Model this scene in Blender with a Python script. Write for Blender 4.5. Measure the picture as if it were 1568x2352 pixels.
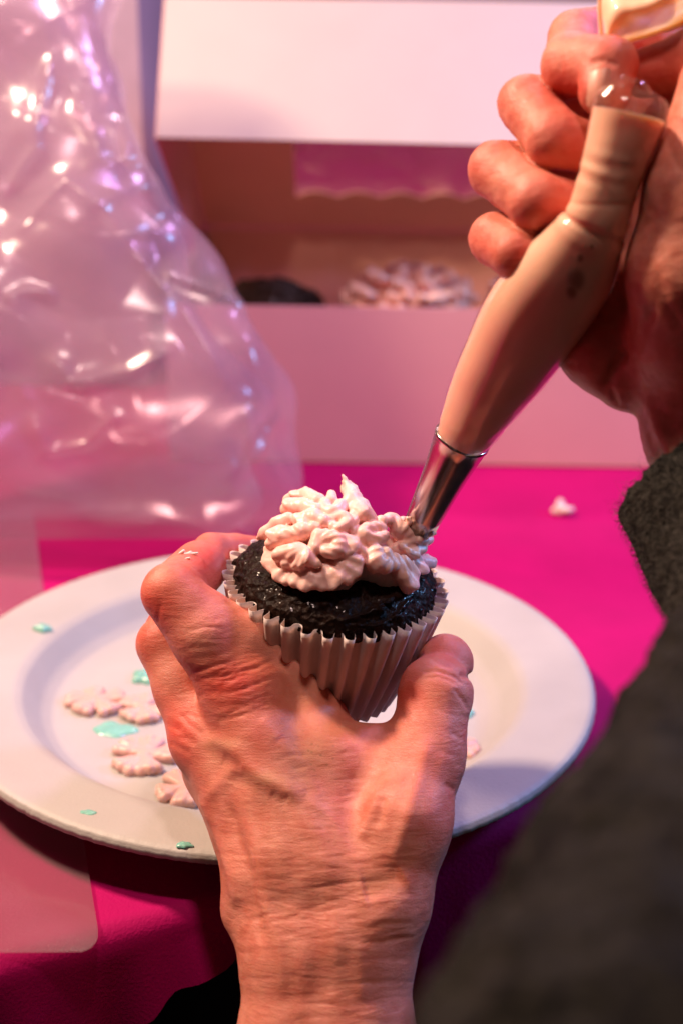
import bpy, math, random
import numpy as np
from mathutils import Vector, Matrix

for o in list(bpy.data.objects):
    bpy.data.objects.remove(o)
SC = bpy.context.scene
COL = SC.collection
random.seed(7)
RNG = np.random.default_rng(11)
CM = 0.01                      # everything below is authored in centimetres

# ------------------------------------------------------------------ camera
CAM_H, PITCH, ROLL, FPX = 28.5, math.radians(21.3), math.radians(0.9), 3267.0
_X = np.array([1.0, 0, 0])
F_ = np.array([0, math.cos(PITCH), -math.sin(PITCH)])
_U0 = np.array([0, math.sin(PITCH), math.cos(PITCH)])
R_ = math.cos(ROLL) * _X + math.sin(ROLL) * _U0
U_ = -math.sin(ROLL) * _X + math.cos(ROLL) * _U0
CAMP = np.array([0, 0, CAM_H])

cd = bpy.data.cameras.new('camera')
cd.sensor_fit = 'VERTICAL'; cd.sensor_height = 36.0; cd.sensor_width = 24.0
cd.lens = 36.0 * FPX / 2352.0
cd.clip_start = 0.02; cd.clip_end = 50
cd.dof.use_dof = True
cd.dof.focus_distance = 0.440
cd.dof.aperture_fstop = 7.6
cam = bpy.data.objects.new('camera', cd)
COL.objects.link(cam)
cam.matrix_world = Matrix(((R_[0], U_[0], -F_[0], 0), (R_[1], U_[1], -F_[1], 0),
                           (R_[2], U_[2], -F_[2], CAM_H * CM), (0, 0, 0, 1)))
SC.camera = cam

# ------------------------------------------------------------------ world and lamps
w = bpy.data.worlds.new('World'); SC.world = w; w.use_nodes = True
bg = w.node_tree.nodes['Background']
bg.inputs[0].default_value = (0.95, 0.62, 0.56, 1); bg.inputs[1].default_value = 0.035

def lamp(name, loc, target, power, color, sx, sy=None, spread=180):
    d = bpy.data.lights.new(name, 'AREA')
    d.shape = 'RECTANGLE' if sy else 'DISK'
    d.size = sx * CM
    if sy: d.size_y = sy * CM
    d.energy = power; d.color = color; d.spread = math.radians(spread)
    o = bpy.data.objects.new(name, d); COL.objects.link(o)
    o.location = Vector(loc) * CM
    o.rotation_euler = (Vector(target) - Vector(loc)).to_track_quat('-Z', 'Y').to_euler()
    return o
lamp('ceiling_lamp_warm', (-54, 60, 80), (0, 45, 8), 15.5, (1.0, 0.68, 0.49), 11)
lamp('ceiling_lamp_front', (2, 18, 110), (-2, 62, 8), 4.4, (1.0, 0.68, 0.62), 9)
lamp('stage_lamp_violet', (36, 70, 72), (0, 44, 8), 2.6, (0.70, 0.42, 1.0), 9)
lamp('added_fill_far', (10, 190, 135), (5, 190, 0), 9.0, (1.0, 0.66, 0.85), 24)  # fill added to brighten the far table and cartons, no known fixture
lamp('stage_lamp_blue', (66, 66, 40), (-10, 50, 2), 3.2, (0.24, 0.50, 1.0), 9)

SC.view_settings.view_transform = 'Standard'
SC.view_settings.look = 'None'
SC.view_settings.exposure = 0.06
SC.view_settings.gamma = 1.0
SC.render.engine = 'CYCLES'
SC.cycles.use_denoising = True
SC.cycles.max_bounces = 10
SC.cycles.transparent_max_bounces = 24
SC.cycles.caustics_reflective = False
SC.cycles.caustics_refractive = False

# ------------------------------------------------------------------ geometry helpers
def C(px, py, d):
    """point in the lens frame (right, up, depth) in cm, for a pixel of the 1568-wide view and a real depth"""
    return np.array([(px - 784) / FPX * d, -(py - 1176) / FPX * d, d])
def c2w(v):
    v = np.asarray(v, float)
    return CAMP + v[..., 0:1] * R_ + v[..., 1:2] * U_ + v[..., 2:3] * F_
def w2c(v):
    v = np.asarray(v, float) - CAMP
    return np.stack([v @ R_, v @ U_, v @ F_], -1)
def Wp(px, py, d):
    return c2w(C(px, py, d))
def T(px, py, z=0.0):
    """point where the line of sight through a pixel meets the height z"""
    d = c2w(C(px, py, 1.0)) - CAMP
    return CAMP + d * ((z - CAM_H) / d[2])

OFF = {}
def setp(o, label=None, cat=None, group=None, kind=None):
    if label: o['label'] = label
    if cat: o['category'] = cat
    if group: o['group'] = group
    if kind: o['kind'] = kind
    return o
def empty(name, loc, label, cat, group=None):
    o = bpy.data.objects.new(name, None); COL.objects.link(o)
    o.location = Vector(loc) * CM; o.empty_display_size = 0.01
    OFF[o.name] = np.array(loc, float)
    return setp(o, label, cat, group)
def mesh(name, verts, faces, mat, parent=None, loc=None, smooth=True, attrs=None, fix=False):
    """one mesh object from world coordinates in cm"""
    verts = np.asarray(verts, float)
    if parent is not None: off = OFF[parent.name]
    else: off = np.array(loc if loc is not None else (verts.min(0) + verts.max(0)) / 2, float)
    me = bpy.data.meshes.new(name)
    faces = np.asarray(faces) if not isinstance(faces, list) else faces
    if fix and not isinstance(faces, list):
        a, b, c = verts[faces[:, 0]], verts[faces[:, 1]], verts[faces[:, 2]]
        if np.einsum('ij,ij->i', a - verts.mean(0), np.cross(b - a, c - a)).sum() < 0: faces = faces[:, ::-1]
    if isinstance(faces, list):
        me.from_pydata(((verts - off) * CM).tolist(), [], faces)
    else:
        n = faces.shape[1]
        me.vertices.add(len(verts)); me.vertices.foreach_set('co', ((verts - off) * CM).astype(np.float32).ravel())
        me.loops.add(faces.size); me.loops.foreach_set('vertex_index', faces.astype(np.int32).ravel())
        me.polygons.add(len(faces)); me.polygons.foreach_set('loop_start', np.arange(0, faces.size, n, dtype=np.int32))
        me.update(calc_edges=True)
    me.validate()
    me.polygons.foreach_set('use_smooth', np.full(len(me.polygons), bool(smooth)))
    for k, v in (attrs or {}).items():
        v = np.asarray(v, np.float32)
        a = me.attributes.new(k, 'FLOAT' if v.ndim == 1 else 'FLOAT_VECTOR', 'POINT')
        a.data.foreach_set('value' if v.ndim == 1 else 'vector', v.ravel())
    if mat: me.materials.append(mat)
    o = bpy.data.objects.new(name, me); COL.objects.link(o)
    if parent is not None:
        o.parent = parent
        if parent.type == 'MESH': pass
        OFF[o.name] = off
    else:
        o.location = Vector(off) * CM; OFF[o.name] = off
    return o

def grid_faces(nu, nv, cu=False, cv=False):
    """quads of a nu x nv lattice (index = i*nv + j), optionally closed"""
    I = np.arange(nu if cu else nu - 1); J = np.arange(nv if cv else nv - 1)
    i, j = np.meshgrid(I, J, indexing='ij'); i = i.ravel(); j = j.ravel()
    i2 = (i + 1) % nu; j2 = (j + 1) % nv
    return np.stack([i * nv + j, i2 * nv + j, i2 * nv + j2, i * nv + j2], 1)

def boxv(x0, x1, y0, y1, z0, z1):
    v = np.array([(x, y, z) for x in (x0, x1) for y in (y0, y1) for z in (z0, z1)], float)
    f = np.array([(0, 1, 3, 2), (4, 6, 7, 5), (0, 4, 5, 1), (2, 3, 7, 6), (0, 2, 6, 4), (1, 5, 7, 3)])
    return v, f

# ---- noise
_P = RNG.permutation(256).astype(np.int64); _P = np.concatenate([_P, _P, _P])
_G = RNG.normal(size=(256, 3)); _G /= np.linalg.norm(_G, axis=1, keepdims=True)
def noise(p):
    p = np.asarray(p, float); i = np.floor(p).astype(np.int64); f = p - i; i &= 255
    u = f * f * f * (f * (f * 6 - 15) + 10); r = 0
    for dx in (0, 1):
        wx = u[..., 0] if dx else 1 - u[..., 0]
        for dy in (0, 1):
            wy = u[..., 1] if dy else 1 - u[..., 1]
            for dz in (0, 1):
                wz = u[..., 2] if dz else 1 - u[..., 2]
                h = _P[_P[_P[(i[..., 0] + dx) & 255] + ((i[..., 1] + dy) & 255)] + ((i[..., 2] + dz) & 255)]
                g = _G[h]
                r = r + wx * wy * wz * (g[..., 0] * (f[..., 0] - dx) + g[..., 1] * (f[..., 1] - dy) + g[..., 2] * (f[..., 2] - dz))
    return r * 1.5
def fbm(p, o=3):
    p = np.asarray(p, float); r = 0; a = 1.0
    for _ in range(o):
        r = r + a * noise(p); p = p * 2.03 + 5.1; a *= 0.5
    return r

# ---- distance fields on a grid, and the surface through their zero
class Field:
    def __init__(s, lo, hi, h):
        s.lo = np.array(lo, float); s.h = h
        s.n = np.ceil((np.array(hi) - s.lo) / h).astype(int) + 1
        s.f = np.full(s.n, 5.0, np.float32)
    def like(s):
        g = Field.__new__(Field); g.lo, g.h, g.n = s.lo, s.h, s.n
        g.f = np.full(s.n, 5.0, np.float32); return g
    def win(s, a, b):
        i0 = np.clip(np.floor((a - s.lo) / s.h).astype(int), 0, s.n - 1)
        i1 = np.clip(np.ceil((b - s.lo) / s.h).astype(int) + 1, 1, s.n)
        sl = tuple(slice(p, q) for p, q in zip(i0, i1))
        ax = [(s.lo[k] + s.h * np.arange(i0[k], i1[k])).astype(np.float32) for k in range(3)]
        return sl, ax
    def merge(s, sl, d, k, sub=False):
        a = s.f[sl]
        if sub:
            d = -d
            if k > 0:
                t = np.clip(k - np.abs(a - d), 0, None) / k; s.f[sl] = np.maximum(a, d) + t * t * k * 0.25
            else: s.f[sl] = np.maximum(a, d)
            return
        if k > 0:
            t = np.clip(k - np.abs(a - d), 0, None) / k; s.f[sl] = np.minimum(a, d) - t * t * k * 0.25
        else: s.f[sl] = np.minimum(a, d)
    def cap(s, a, b, ra, rb, k=0.3, sub=False):
        a = np.array(a, float); b = np.array(b, float); m = max(ra, rb) + k + 0.5
        sl, ax = s.win(np.minimum(a, b) - m, np.maximum(a, b) + m)
        X, Y, Z = ax[0][:, None, None] - a[0], ax[1][None, :, None] - a[1], ax[2][None, None, :] - a[2]
        v = b - a; L = max(float(v @ v), 1e-9)
        t = np.clip((X * v[0] + Y * v[1] + Z * v[2]) / L, 0, 1)
        d = np.sqrt((X - t * v[0]) ** 2 + (Y - t * v[1]) ** 2 + (Z - t * v[2]) ** 2) - (ra + (rb - ra) * t)
        s.merge(sl, d.astype(np.float32), k, sub)
    def ell(s, c, rad, k=0.3, M=None, sub=False):
        """ellipsoid; rows of M are its axes"""
        c = np.array(c, float); rad = np.array(rad, float); m = rad.max() + k + 0.5
        sl, ax = s.win(c - m, c + m)
        X, Y, Z = np.meshgrid(ax[0] - c[0], ax[1] - c[1], ax[2] - c[2], indexing='ij')
        if M is not None:
            X, Y, Z = [M[i][0] * X + M[i][1] * Y + M[i][2] * Z for i in range(3)]
        k0 = np.sqrt((X / rad[0]) ** 2 + (Y / rad[1]) ** 2 + (Z / rad[2]) ** 2)
        k1 = np.sqrt((X / rad[0] ** 2) ** 2 + (Y / rad[1] ** 2) ** 2 + (Z / rad[2] ** 2) ** 2) + 1e-6
        s.merge(sl, (k0 * (k0 - 1) / k1).astype(np.float32), k, sub)
    def chain(s, pts, k=0.25):
        """pts: (px, py, depth, radius)"""
        for p, q in zip(pts[:-1], pts[1:]):
            s.cap(C(*p[:3]), C(*q[:3]), p[3], q[3], k)
    def surface(s):
        f = s.f; neg = f < 0; n = s.n
        cnt = np.zeros(n - 1, np.int8)
        for dx in (0, 1):
            for dy in (0, 1):
                for dz in (0, 1):
                    cnt += neg[dx:n[0] - 1 + dx, dy:n[1] - 1 + dy, dz:n[2] - 1 + dz]
        act = (cnt > 0) & (cnt < 8)
        ids = np.full(n - 1, -1, np.int64); I = np.argwhere(act); ids[act] = np.arange(len(I))
        cor = {}
        for dx in (0, 1):
            for dy in (0, 1):
                for dz in (0, 1):
                    cor[(dx, dy, dz)] = f[I[:, 0] + dx, I[:, 1] + dy, I[:, 2] + dz]
        acc = np.zeros((len(I), 3)); num = np.zeros(len(I))
        keys = list(cor)
        for a in keys:
            for k in range(3):
                if a[k] == 0:
                    b = tuple(a[j] + (j == k) for j in range(3))
                    fa, fb = cor[a], cor[b]; m = (fa < 0) != (fb < 0)
                    t = np.where(m, fa / np.where(m, fa - fb, 1), 0)
                    p = np.array(a, float)[None] + np.zeros((len(I), 1)); p[:, k] += t
                    acc += p * m[:, None]; num += m
        V = s.lo + s.h * (I + acc / num[:, None])
        Q = []
        for k in range(3):
            o1, o2 = [(1, 2), (2, 0), (0, 1)][k]
            sl0 = [slice(1, n[j] - 1) for j in range(3)]; sl0[k] = slice(0, n[k] - 1)
            sl1 = list(sl0); sl1[k] = slice(1, n[k])
            A, B = neg[tuple(sl0)], neg[tuple(sl1)]
            for m, rev in ((A & ~B, False), (~A & B, True)):
                E = np.argwhere(m) + np.array([0 if j == k else 1 for j in range(3)])
                if not len(E): continue
                def cell(a, b):
                    e = E.copy(); e[:, o1] -= a; e[:, o2] -= b
                    return ids[e[:, 0], e[:, 1], e[:, 2]]
                q = np.stack([cell(1, 1), cell(0, 1), cell(0, 0), cell(1, 0)], 1)
                Q.append(q[:, ::-1] if rev else q)
        return V, np.concatenate(Q)

def vnormals(V, Fc):
    a = V[Fc[:, 2]] - V[Fc[:, 0]]; b = V[Fc[:, 3]] - V[Fc[:, 1]]
    n = np.cross(a, b); N = np.zeros_like(V)
    for k in range(4): np.add.at(N, Fc[:, k], n)
    return N / (np.linalg.norm(N, axis=1, keepdims=True) + 1e-12)
def relax(V, Fc, it=1, lam=0.5):
    for _ in range(it):
        S = np.zeros_like(V); c = np.zeros(len(V))
        for k in range(4):
            np.add.at(S, Fc[:, k], V[Fc[:, (k + 1) % 4]] + V[Fc[:, (k - 1) % 4]]); np.add.at(c, Fc[:, k], 2)
        V = V + lam * (S / c[:, None] - V)
    return V
def polydist(XY, pts):
    """distance in the x-y plane to a polyline, and parameter along it"""
    d = np.full(len(XY), 1e9); tt = np.zeros(len(XY)); n = len(pts) - 1
    for i in range(n):
        a, b = np.array(pts[i], float), np.array(pts[i + 1], float); v = b - a
        t = np.clip(((XY - a) @ v) / (v @ v + 1e-9), 0, 1)
        e = np.linalg.norm(XY - a - t[:, None] * v, axis=1)
        m = e < d; d[m] = e[m]; tt[m] = (i + t[m]) / n
    return d, tt
def frames(P):
    P = np.asarray(P, float); t = np.gradient(P, axis=0); t /= np.linalg.norm(t, axis=1, keepdims=True)
    n = np.cross(t[0], [0.3, 0.1, 0.9]); n /= np.linalg.norm(n); N = []
    for k in range(len(P)):
        n = n - t[k] * (n @ t[k]); n /= np.linalg.norm(n); N.append(n)
    N = np.array(N); return t, N, np.cross(t, N)
def spline(pts, n):
    """Catmull-Rom through rows of pts"""
    P = np.asarray(pts, float); P = np.vstack([2 * P[0] - P[1], P, 2 * P[-1] - P[-2]])
    s = np.linspace(0, len(P) - 3 - 1e-9, n); i = s.astype(int); t = (s - i)[:, None]
    a, b, c, d = P[i], P[i + 1], P[i + 2], P[i + 3]
    return 0.5 * (2 * b + (c - a) * t + (2 * a - 5 * b + 4 * c - d) * t ** 2 + (3 * b - a - 3 * c + d) * t ** 3)
def tube(P, rad, nv=48, caps=True, mod=None):
    P = np.asarray(P, float); t, N, B = frames(P); th = np.linspace(0, 2 * np.pi, nv, endpoint=False)
    r = np.asarray(rad, float)[:, None] * np.ones(nv)[None]
    if mod is not None: r = r + mod(np.linspace(0, 1, len(P))[:, None], th[None], P)
    V = P[:, None] + r[..., None] * (np.cos(th)[None, :, None] * N[:, None] + np.sin(th)[None, :, None] * B[:, None])
    Fc = grid_faces(len(P), nv, cv=True)
    V = V.reshape(-1, 3)
    if caps:
        n = len(V); V = np.vstack([V, P[0], P[-1]]); j = np.arange(nv); j2 = (j + 1) % nv
        Fc = np.vstack([Fc, np.stack([j2, j, np.full(nv, n), np.full(nv, n)], 1), np.stack([(len(P) - 1) * nv + j, (len(P) - 1) * nv + j2, np.full(nv, n + 1), np.full(nv, n + 1)], 1)])
        Fl = [tuple(dict.fromkeys(q)) for q in Fc.tolist()]
        return V, Fl
    return V, Fc
def lathe(prof, n=96, center=(0, 0, 0), mod=None, closed=False):
    prof = np.asarray(prof, float); th = np.linspace(0, 2 * np.pi, n, endpoint=False)
    r = prof[:, 0][:, None] * np.ones(n)[None]; z = prof[:, 1][:, None] * np.ones(n)[None]
    if mod is not None: r, z = mod(r, z, th[None])
    V = np.stack([r * np.cos(th), r * np.sin(th), z], -1).reshape(-1, 3) + np.array(center)
    return V, grid_faces(len(prof), n, cu=closed, cv=True)[:, ::-1]
# ------------------------------------------------------------------ materials
class M:
    """small node builder"""
    def __init__(s, name):
        s.m = bpy.data.materials.new(name); s.m.use_nodes = True
        s.nt = s.m.node_tree; s.b = s.nt.nodes['Principled BSDF']; s.out = s.nt.nodes['Material Output']
    def n(s, t, **kw):
        x = s.nt.nodes.new(t)
        for k, v in kw.items(): setattr(x, k, v)
        return x
    def l(s, a, b): s.nt.links.new(a, b)
    def put(s, sock, v):
        if hasattr(v, 'is_output'): s.l(v, sock)
        else:
            if isinstance(v, (tuple, list)) and len(v) == 3 and sock.type == 'RGBA': v = (*v, 1)
            sock.default_value = v
    def obj(s): return s.n('ShaderNodeTexCoord').outputs['Object']
    def attr(s, name, vec=False):
        return s.n('ShaderNodeAttribute', attribute_name=name).outputs['Vector' if vec else 'Fac']
    def map(s, vec, scale):
        x = s.n('ShaderNodeMapping'); s.l(vec, x.inputs[0]); x.inputs['Scale'].default_value = scale; return x.outputs[0]
    def noise(s, vec, scale, detail=3, rough=0.55, dist=0):
        x = s.n('ShaderNodeTexNoise'); s.l(vec, x.inputs['Vector'])
        x.inputs['Scale'].default_value = scale; x.inputs['Detail'].default_value = detail
        x.inputs['Roughness'].default_value = rough; x.inputs['Distortion'].default_value = dist
        return x.outputs['Fac']
    def vor(s, vec, scale, feature='F1', out='Distance', rand=1.0):
        x = s.n('ShaderNodeTexVoronoi', feature=feature); s.l(vec, x.inputs['Vector']); x.inputs['Scale'].default_value = scale
        x.inputs['Randomness'].default_value = rand
        return x.outputs[out]
    def ramp(s, f, a, b, ca=0.0, cb=1.0):
        x = s.n('ShaderNodeMapRange'); x.clamp = True
        s.l(f, x.inputs[0]); x.inputs[1].default_value = a; x.inputs[2].default_value = b
        x.inputs[3].default_value = ca; x.inputs[4].default_value = cb; return x.outputs[0]
    def math(s, op, a, b=0.0):
        x = s.n('ShaderNodeMath', operation=op); s.put(x.inputs[0], a); s.put(x.inputs[1], b); return x.outputs[0]
    def mix(s, f, a, b, mode='MIX'):
        x = s.n('ShaderNodeMix', data_type='RGBA', blend_type=mode)
        s.put(x.inputs[0], f); s.put(x.inputs[6], a); s.put(x.inputs[7], b); return x.outputs[2]
    def bump(s, h, dist, strength=1.0, prev=None):
        x = s.n('ShaderNodeBump'); s.l(h, x.inputs['Height']); x.inputs['Distance'].default_value = dist
        x.inputs['Strength'].default_value = strength
        if prev is not None: s.l(prev, x.inputs['Normal'])
        return x.outputs[0]
    def set(s, **kw):
        for k, v in kw.items(): s.put(s.b.inputs[k.replace('_', ' ')], v)
        return s

def skin(name, palm=False):
    m = M(name); hc = m.attr('hc', True); ob = m.obj()
    n1 = m.ramp(m.noise(ob, 95, 6, 0.68), 0.36, 0.64)
    n2 = m.ramp(m.noise(ob, 330, 3, 0.6), 0.35, 0.7)
    col = m.mix(n1, (0.57, 0.152, 0.100), (0.73, 0.28, 0.21))
    col = m.mix(m.math('MULTIPLY', n2, 0.35), col, (0.60, 0.25, 0.15))
    fr = m.ramp(m.vor(ob, 420), 0.10, 0.26, 1, 0)
    col = m.mix(m.math('MULTIPLY', m.math('MULTIPLY', fr, m.attr('brown')), 0.75), col, (0.27, 0.11, 0.055))
    col = m.mix(m.math('MULTIPLY', m.attr('brown'), 0.45), col, (0.42, 0.23, 0.12))
    rd = m.math('MULTIPLY', m.attr('red'), m.ramp(m.noise(ob, 210, 3, 0.6), 0.2, 0.62, 0.65, 1.0))
    col = m.mix(rd, col, (0.60, 0.066, 0.042))
    col = m.mix(m.attr('pale'), col, (0.68, 0.47, 0.30))
    # wrinkles across the limb, fine criss-cross lines, pores
    wr = m.noise(m.map(hc, (0.8, 4.4, 1.6)), 1.0, 3, 0.55, 1.1)
    wr2 = m.noise(m.map(hc, (2.6, 10.0, 3.0)), 1.0, 5, 0.68, 0.8)
    cell = m.vor(m.map(hc, (8, 14, 8)), 1.0, 'DISTANCE_TO_EDGE')
    h = m.math('ADD', m.math('MULTIPLY', m.math('MULTIPLY', wr, m.attr('wrk')), 1.0), m.math('MULTIPLY', wr2, 0.55))
    h = m.math('ADD', h, m.math('MULTIPLY', m.ramp(cell, 0.0, 0.12), 0.10))
    m.set(Base_Color=col, Roughness=m.ramp(n2, 0, 1, 0.42, 0.58), Specular_IOR_Level=0.42,
          Subsurface_Weight=0.38, Subsurface_Radius=(1.0, 0.25, 0.10), Subsurface_Scale=0.005,
          Normal=m.bump(h, 0.0006, 0.55))
    return m.m
SKIN = skin('skin')

def plain(name, col, rough=0.5, var=0.06, scale=60, bump=0.0, bscale=400, **kw):
    m = M(name); ob = m.obj(); n = m.noise(ob, scale, 4)
    c = m.mix(m.ramp(n, 0.3, 0.7), tuple(x * (1 - var) for x in col), tuple(min(1, x * (1 + var)) for x in col))
    m.set(Base_Color=c, Roughness=rough, **kw)
    if bump: m.set(Normal=m.bump(m.noise(ob, bscale, 4), bump, 0.6))
    return m.m

def icing(name, col, sss=0.35, rough=0.38):
    m = M(name); ob = m.obj()
    n = m.noise(ob, 120, 3)
    c = m.mix(m.ramp(n, 0.3, 0.7), tuple(x * 0.95 for x in col), col)
    h = m.math('ADD', m.noise(ob, 900, 3, 0.6), m.math('MULTIPLY', m.ramp(m.vor(ob, 700), 0.0, 0.3), 0.25))
    m.set(Base_Color=c, Roughness=rough, Specular_IOR_Level=0.5, Subsurface_Weight=sss, Subsurface_Radius=(1, 0.6, 0.45),
          Subsurface_Scale=0.004, Normal=m.bump(h, 0.0002, 0.4))
    return m.m
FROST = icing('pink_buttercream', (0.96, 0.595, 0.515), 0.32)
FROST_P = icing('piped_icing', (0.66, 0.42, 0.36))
MINT = plain('mint_icing', (0.20, 0.52, 0.43), 0.25, 0.1, 200, Subsurface_Weight=0.2, Subsurface_Scale=0.002)
WHITE_BIT = icing('icing_crumb', (0.85, 0.74, 0.70))

def cake_mat():
    m = M('chocolate_cake'); ob = m.obj()
    v = m.vor(ob, 520, 'F1'); n = m.noise(ob, 260, 5, 0.65)
    h = m.math('ADD', m.math('MULTIPLY', n, 1.0), m.math('MULTIPLY', v, 0.7))
    col = m.mix(m.ramp(n, 0.35, 0.7), (0.006, 0.003, 0.0025), (0.020, 0.009, 0.006))
    m.set(Base_Color=col, Roughness=m.ramp(m.noise(ob, 420, 3), 0.35, 0.65, 0.3, 0.5), Specular_IOR_Level=0.06, Coat_Weight=m.ramp(m.noise(ob, 300, 3, 0.6), 0.53, 0.64, 0.0, 0.4), Coat_Roughness=0.16,
          Normal=m.bump(h, 0.0012, 0.75))
    return m.m
CAKE = cake_mat()

def liner_mat():
    m = M('baking_paper'); ob = m.obj()
    n = m.noise(ob, 300, 4)
    col = m.mix(m.ramp(n, 0.3, 0.7), (0.80, 0.70, 0.66), (0.87, 0.78, 0.74))
    m.set(Base_Color=col, Roughness=0.62, Specular_IOR_Level=0.25, Normal=m.bump(n, 0.0003, 0.5))
    tr = m.n('ShaderNodeBsdfTranslucent'); m.put(tr.inputs[0], (0.72, 0.54, 0.48))
    mx = m.n('ShaderNodeMixShader'); mx.inputs[0].default_value = 0.38
    m.l(m.b.outputs[0], mx.inputs[1]); m.l(tr.outputs[0], mx.inputs[2]); m.l(mx.outputs[0], m.out.inputs[0])
    return m.m
LINER = liner_mat()

def film(name, tint=(0.93, 0.86, 0.92), diff=0.1, dcol=(0.8, 0.62, 0.72), rough=0.12, ior=1.45, base=0.04, fk=1.0, bscale=0, bdist=0.001):
    """thin clear plastic: see-through, with Fresnel gloss and a faint milky scatter"""
    m = M(name); ob = m.obj(); m.nt.nodes.remove(m.b)
    tr = m.n('ShaderNodeBsdfTransparent'); m.put(tr.inputs[0], tint)
    gl = m.n('ShaderNodeBsdfGlossy'); m.put(gl.inputs[0], (1, 1, 1)); gl.inputs['Roughness'].default_value = rough
    df = m.n('ShaderNodeBsdfTranslucent'); m.put(df.inputs[0], dcol)
    d2 = m.n('ShaderNodeBsdfDiffuse'); m.put(d2.inputs[0], dcol)
    fr = m.n('ShaderNodeFresnel'); bf = m.n('ShaderNodeNewGeometry').outputs['Backfacing']
    m.l(m.math('ADD', m.math('MULTIPLY', bf, 1.0 / ior - ior), ior), fr.inputs[0])      # a thin skin reflects alike from both sides
    if bscale:
        nb = m.bump(m.noise(ob, bscale, 4, 0.6, 0.8), bdist, 1.0)
        m.l(nb, gl.inputs['Normal']); m.l(nb, fr.inputs['Normal'])
    ad = m.n('ShaderNodeMixShader'); ad.inputs[0].default_value = 0.5; m.l(df.outputs[0], ad.inputs[1]); m.l(d2.outputs[0], ad.inputs[2])
    a = m.n('ShaderNodeMixShader'); a.inputs[0].default_value = diff; m.l(tr.outputs[0], a.inputs[1]); m.l(ad.outputs[0], a.inputs[2])
    b = m.n('ShaderNodeMixShader'); m.l(m.math('ADD', m.math('MULTIPLY', fr.outputs[0], fk), base), b.inputs[0])
    m.l(a.outputs[0], b.inputs[1]); m.l(gl.outputs[0], b.inputs[2]); m.l(b.outputs[0], m.out.inputs[0])
    return m.m
CELLO = film('cellophane', diff=0.20, dcol=(0.84, 0.72, 0.82), rough=0.21, base=0.02, fk=0.7, ior=1.45)
SHEET = film('flat_clear_plastic', tint=(0.95, 0.92, 0.93), diff=0.12, dcol=(0.75, 0.55, 0.58), rough=0.2, base=0.03)
BAGFILM = film('piping_film', tint=(0.99, 0.975, 0.965), diff=0.03, dcol=(0.8, 0.6, 0.5), rough=0.07, base=0.0)
WINFILM = film('window_film', tint=(0.95, 0.88, 0.93), diff=0.05, rough=0.1, base=0.08, bscale=20, bdist=0.02)

def bag_mat():
    m = M('filled_piping_bag'); ob = m.obj(); n = m.noise(ob, 70, 3)
    col = m.mix(m.ramp(n, 0.3, 0.7), (0.88, 0.51, 0.345), (0.92, 0.57, 0.40))
    col = m.mix(m.attr('bub'), col, (0.34, 0.10, 0.04))
    m.set(Base_Color=col, Roughness=0.5, Coat_Weight=0.4, Coat_Roughness=0.05, Coat_IOR=1.6, Subsurface_Weight=0.45,
          Subsurface_Radius=(1, 0.5, 0.3), Subsurface_Scale=0.006, Coat_Normal=m.bump(m.noise(ob, 90, 2, 0.5), 0.0006, 0.35))
    return m.m
BAGM = bag_mat()
def steel_mat():
    m = M('steel'); ob = m.obj()
    s = m.noise(m.map(ob, (400, 400, 30)), 1.0, 3)
    m.set(Base_Color=(0.50, 0.44, 0.39), Metallic=1.0, Roughness=m.ramp(s, 0.3, 0.7, 0.16, 0.27))
    return m.m
STEEL = steel_mat()
CARD = plain('white_card', (0.50, 0.43, 0.415), 0.55, 0.02, 30, 0.0002, 500)
CARD_PINK = plain('pink_card', (0.80, 0.46, 0.47), 0.55, 0.02, 30, 0.0002, 500)
CARD_IN = plain('card_inside_bounce', (0.86, 0.50, 0.35), 0.7, 0.03, 30)  # white card with the interior's warm bounced light put into its colour
CLOTH = plain('magenta_tablecloth', (0.42, 0.0015, 0.115), 0.7, 0.07, 25, 0.0004, 900, Specular_IOR_Level=0.12)
def plate_mat():
    m = M('moulded_fibre'); ob = m.obj()
    n = m.noise(ob, 25, 3); f = m.noise(ob, 700, 4)
    col = m.mix(m.ramp(n, 0.3, 0.7), (0.39, 0.385, 0.36), (0.44, 0.435, 0.41))
    sp = m.ramp(m.vor(ob, 230), 0.03, 0.07, 1, 0)
    col = m.mix(m.math('MULTIPLY', m.math('MULTIPLY', sp, m.ramp(m.noise(ob, 60, 2), 0.6, 0.7)), 0.35), col, (0.35, 0.28, 0.22))
    m.set(Base_Color=col, Roughness=0.55, Normal=m.bump(f, 0.0003, 0.5))
    return m.m
PLATE = plate_mat()
def wool_mat():
    m = M('dark_wool'); ob = m.obj()
    n = m.noise(ob, 60, 5, 0.7); c2 = m.noise(ob, 500, 3)
    col = m.mix(m.ramp(n, 0.35, 0.7), (0.002, 0.002, 0.002), (0.026, 0.025, 0.022))
    col = m.mix(m.math('MULTIPLY', m.ramp(c2, 0.5, 0.7), 0.5), col, (0.05, 0.046, 0.036))
    m.set(Base_Color=col, Roughness=0.95, Specular_IOR_Level=0.1, Normal=m.bump(m.noise(ob, 350, 4, 0.7), 0.003, 1.0))
    return m.m
WOOL = wool_mat()
FIBRE = plain('wool_fibre', (0.045, 0.042, 0.034), 0.8, 0.5, 300)
TROUS = plain('black_trousers', (0.016, 0.007, 0.015), 0.9, 0.3, 60)
NAIL = plain('fingernail', (0.64, 0.29, 0.21), 0.42, 0.05, 300, Subsurface_Weight=0.3, Subsurface_Scale=0.003)
WALL = plain('painted_wall', (0.34, 0.30, 0.34), 0.8, 0.1, 6)
FLOOR = plain('dark_floor', (0.02, 0.012, 0.015), 0.8, 0.2, 6)
EDGEM = plain('table_edge', (0.02, 0.008, 0.012), 0.7, 0.2, 20)
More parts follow.
